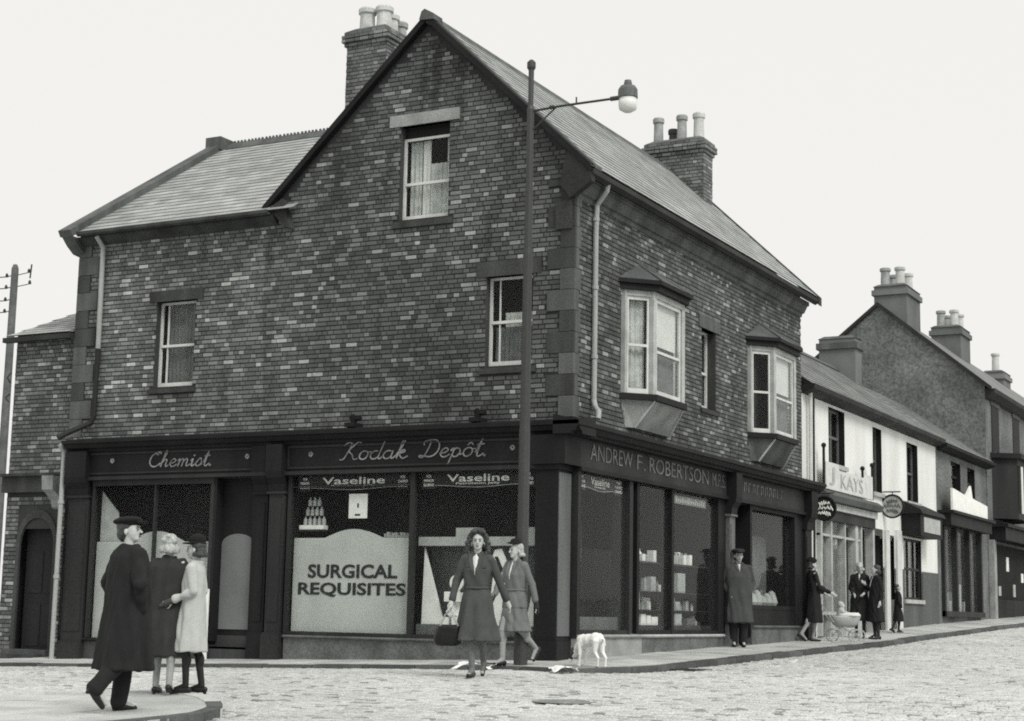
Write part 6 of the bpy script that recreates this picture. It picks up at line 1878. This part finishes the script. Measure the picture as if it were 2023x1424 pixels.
q.tube([(-.2, -.62, .92), (.2, -.62, .92)], .015, 6); q.tube([(-.26, -.26, .15), (.26, -.26, .15)], .01, 6); q.tube([(-.26, .28, .15), (.26, .28, .15)], .01, 6); q.build('chassis', 'grey_p', PR)
q = MB(); loft(q, [(.70, 0, .12, .15, .2, .02), (.66, 0, .1, .2, .26, .03), (.61, 0, .08, .23, .30, .03)], 24, 5); q.build('coverlet', 'blouse', PR, smooth=True)
PC = thing('person', 'baby in white bonnet sitting in the pushchair', 'person', PR.location, world=False)
PC.rotation_euler = PR.rotation_euler; PC.scale = PR.scale
q = MB(); q.caps((0, -.12, .5), (0, -.10, .72), .11, .09); q.ball((0, -.08, .86), (.07, .08, .085)); q.caps((.09, -.08, .72), (.12, .08, .68), .035, .028); q.caps((-.09, -.08, .72), (-.12, .08, .68), .035, .028); q.ball((0, -.0, .85), (.015, .02, .015), 8)
link('body', remesh(q, 'body', .012, 2), 'skin', PC)
q = MB(); q.ball((0, -.105, .885), (.085, .085, .085), 14); q.caps((0, -.10, .6), (0, -.09, .75), .115, .09); link('bonnet', remesh(q, 'bonnet', .01, 2), 'pale', PC)

# ---- the white dog, nose down at the litter
DG = thing('dog', 'white terrier with dark face sniffing at litter by the corner pillar', 'dog', PV(.98, -1.35), world=False)
DG.rotation_euler = (0, 0, math.radians(-14)); DG.scale = (.82, 1.08, 1.04)
q = MB()   # body along x: head at -x
q.ball((.13, 0, .36), (.12, .085, .095)); q.ball((-.02, 0, .345), (.13, .08, .09)); q.ball((-.14, 0, .325), (.10, .085, .105))
q.caps((.20, 0, .37), (-.18, 0, .35), .078, .075)
q.caps((-.19, 0, .33), (-.29, -.01, .21), .066, .05)                      # neck down
q.ball((-.33, -.012, .175), (.066, .06, .066)); q.caps((-.345, -.012, .155), (-.40, -.015, .075), .043, .03)     # skull, muzzle
for sy in (-.055, .055):
    q.caps((-.16, sy, .29), (-.15, sy, .15), .042, .026); q.caps((-.15, sy, .15), (-.165, sy, .02), .024, .018); q.caps((-.165, sy, .016), (-.195, sy, .014), .02, .016)
    b_ = .05 if sy > 0 else 0
    q.caps((.19, sy, .33), (.17 + b_, sy, .20), .062, .036); q.caps((.17 + b_, sy, .20), (.245 + b_, sy, .12), .030, .022); q.caps((.245 + b_, sy, .12), (.235 + b_, sy, .02), .02, .016); q.caps((.235 + b_, sy, .016), (.205 + b_, sy, .014), .019, .015)
q.caps((.25, 0, .38), (.31, 0, .36), .024, .018); q.caps((.31, 0, .36), (.335, 0, .28), .018, .010)
link('body', remesh(q, 'body', .008, 3, .4), 'hide', DG)
q = MB(); q.ball((-.338, -.02, .178), (.066, .062, .058)); q.caps((-.35, -.016, .155), (-.378, -.016, .115), .047, .039); link('face_patch', remesh(q, 'face_patch', .008, 2), 'hide_d', DG)
for sy in (-.05, .03):
    q = MB().caps((-.305, sy*1.1, .225), (-.335, sy*1.6, .15), .024, .014); q.build('ear', 'hide_d', DG, smooth=True)

# ---- litter
def paper(name, x, y, z, w, d, rot, label, amp, seed):
    r_ = random.Random(seed); q = MB(); k = 8
    hs = [[r_.random()*amp for _ in range(k + 1)] for _ in range(k + 1)]
    for i in range(k + 1):
        for j in range(k + 1):
            u, v = (i/k - .5)*w*(1 + .15*math.sin(j)), (j/k - .5)*d*(1 + .15*math.cos(i*1.3))
            fold = amp*1.6*abs(math.sin(3.1*i/k + 1.2*j/k + seed))
            px_, py_ = x + u*math.cos(rot) - v*math.sin(rot), y + u*math.sin(rot) + v*math.cos(rot)
            q.v.append((px_, py_, z + .006 + hs[i][j]*.5 + fold))
    q.f = [(i*(k+1)+j, (i+1)*(k+1)+j, (i+1)*(k+1)+j+1, i*(k+1)+j+1) for i in range(k) for j in range(k)]
    tag(q.build(name, 'paper', recalc=False), label, 'litter')
paper('crumpled_paper', -.35, -2.25, road_z(-.35, -2.25) + .02, .5, .5, .3, 'torn white paper lying in the gutter left of the crossing woman', .055, 3)
paper('paper_packet', -.55, -1.25, pave(-.55, -1.25), .32, .3, .1, 'flat white paper packet on the pavement behind the crossing woman', .02, 5)
paper('crumpled_paper', 1.12, -2.45, road_z(1.12, -2.45) + .02, .34, .5, .5, 'large crumpled white paper in the gutter under the dog', .05, 9)
q = MB().prism([(2.2, 3.6, road_z(2.2, 3.6) + .03), (2.32, 3.62, road_z(2.2, 3.6) + .035), (2.3, 3.8, road_z(2.2, 3.6) + .06), (2.18, 3.74, road_z(2.2, 3.6) + .03)], (0, 0, .02))
tag(q.build('paper_scrap', 'paper'), 'tiny white paper scrap in the gutter farther up the street', 'litter')
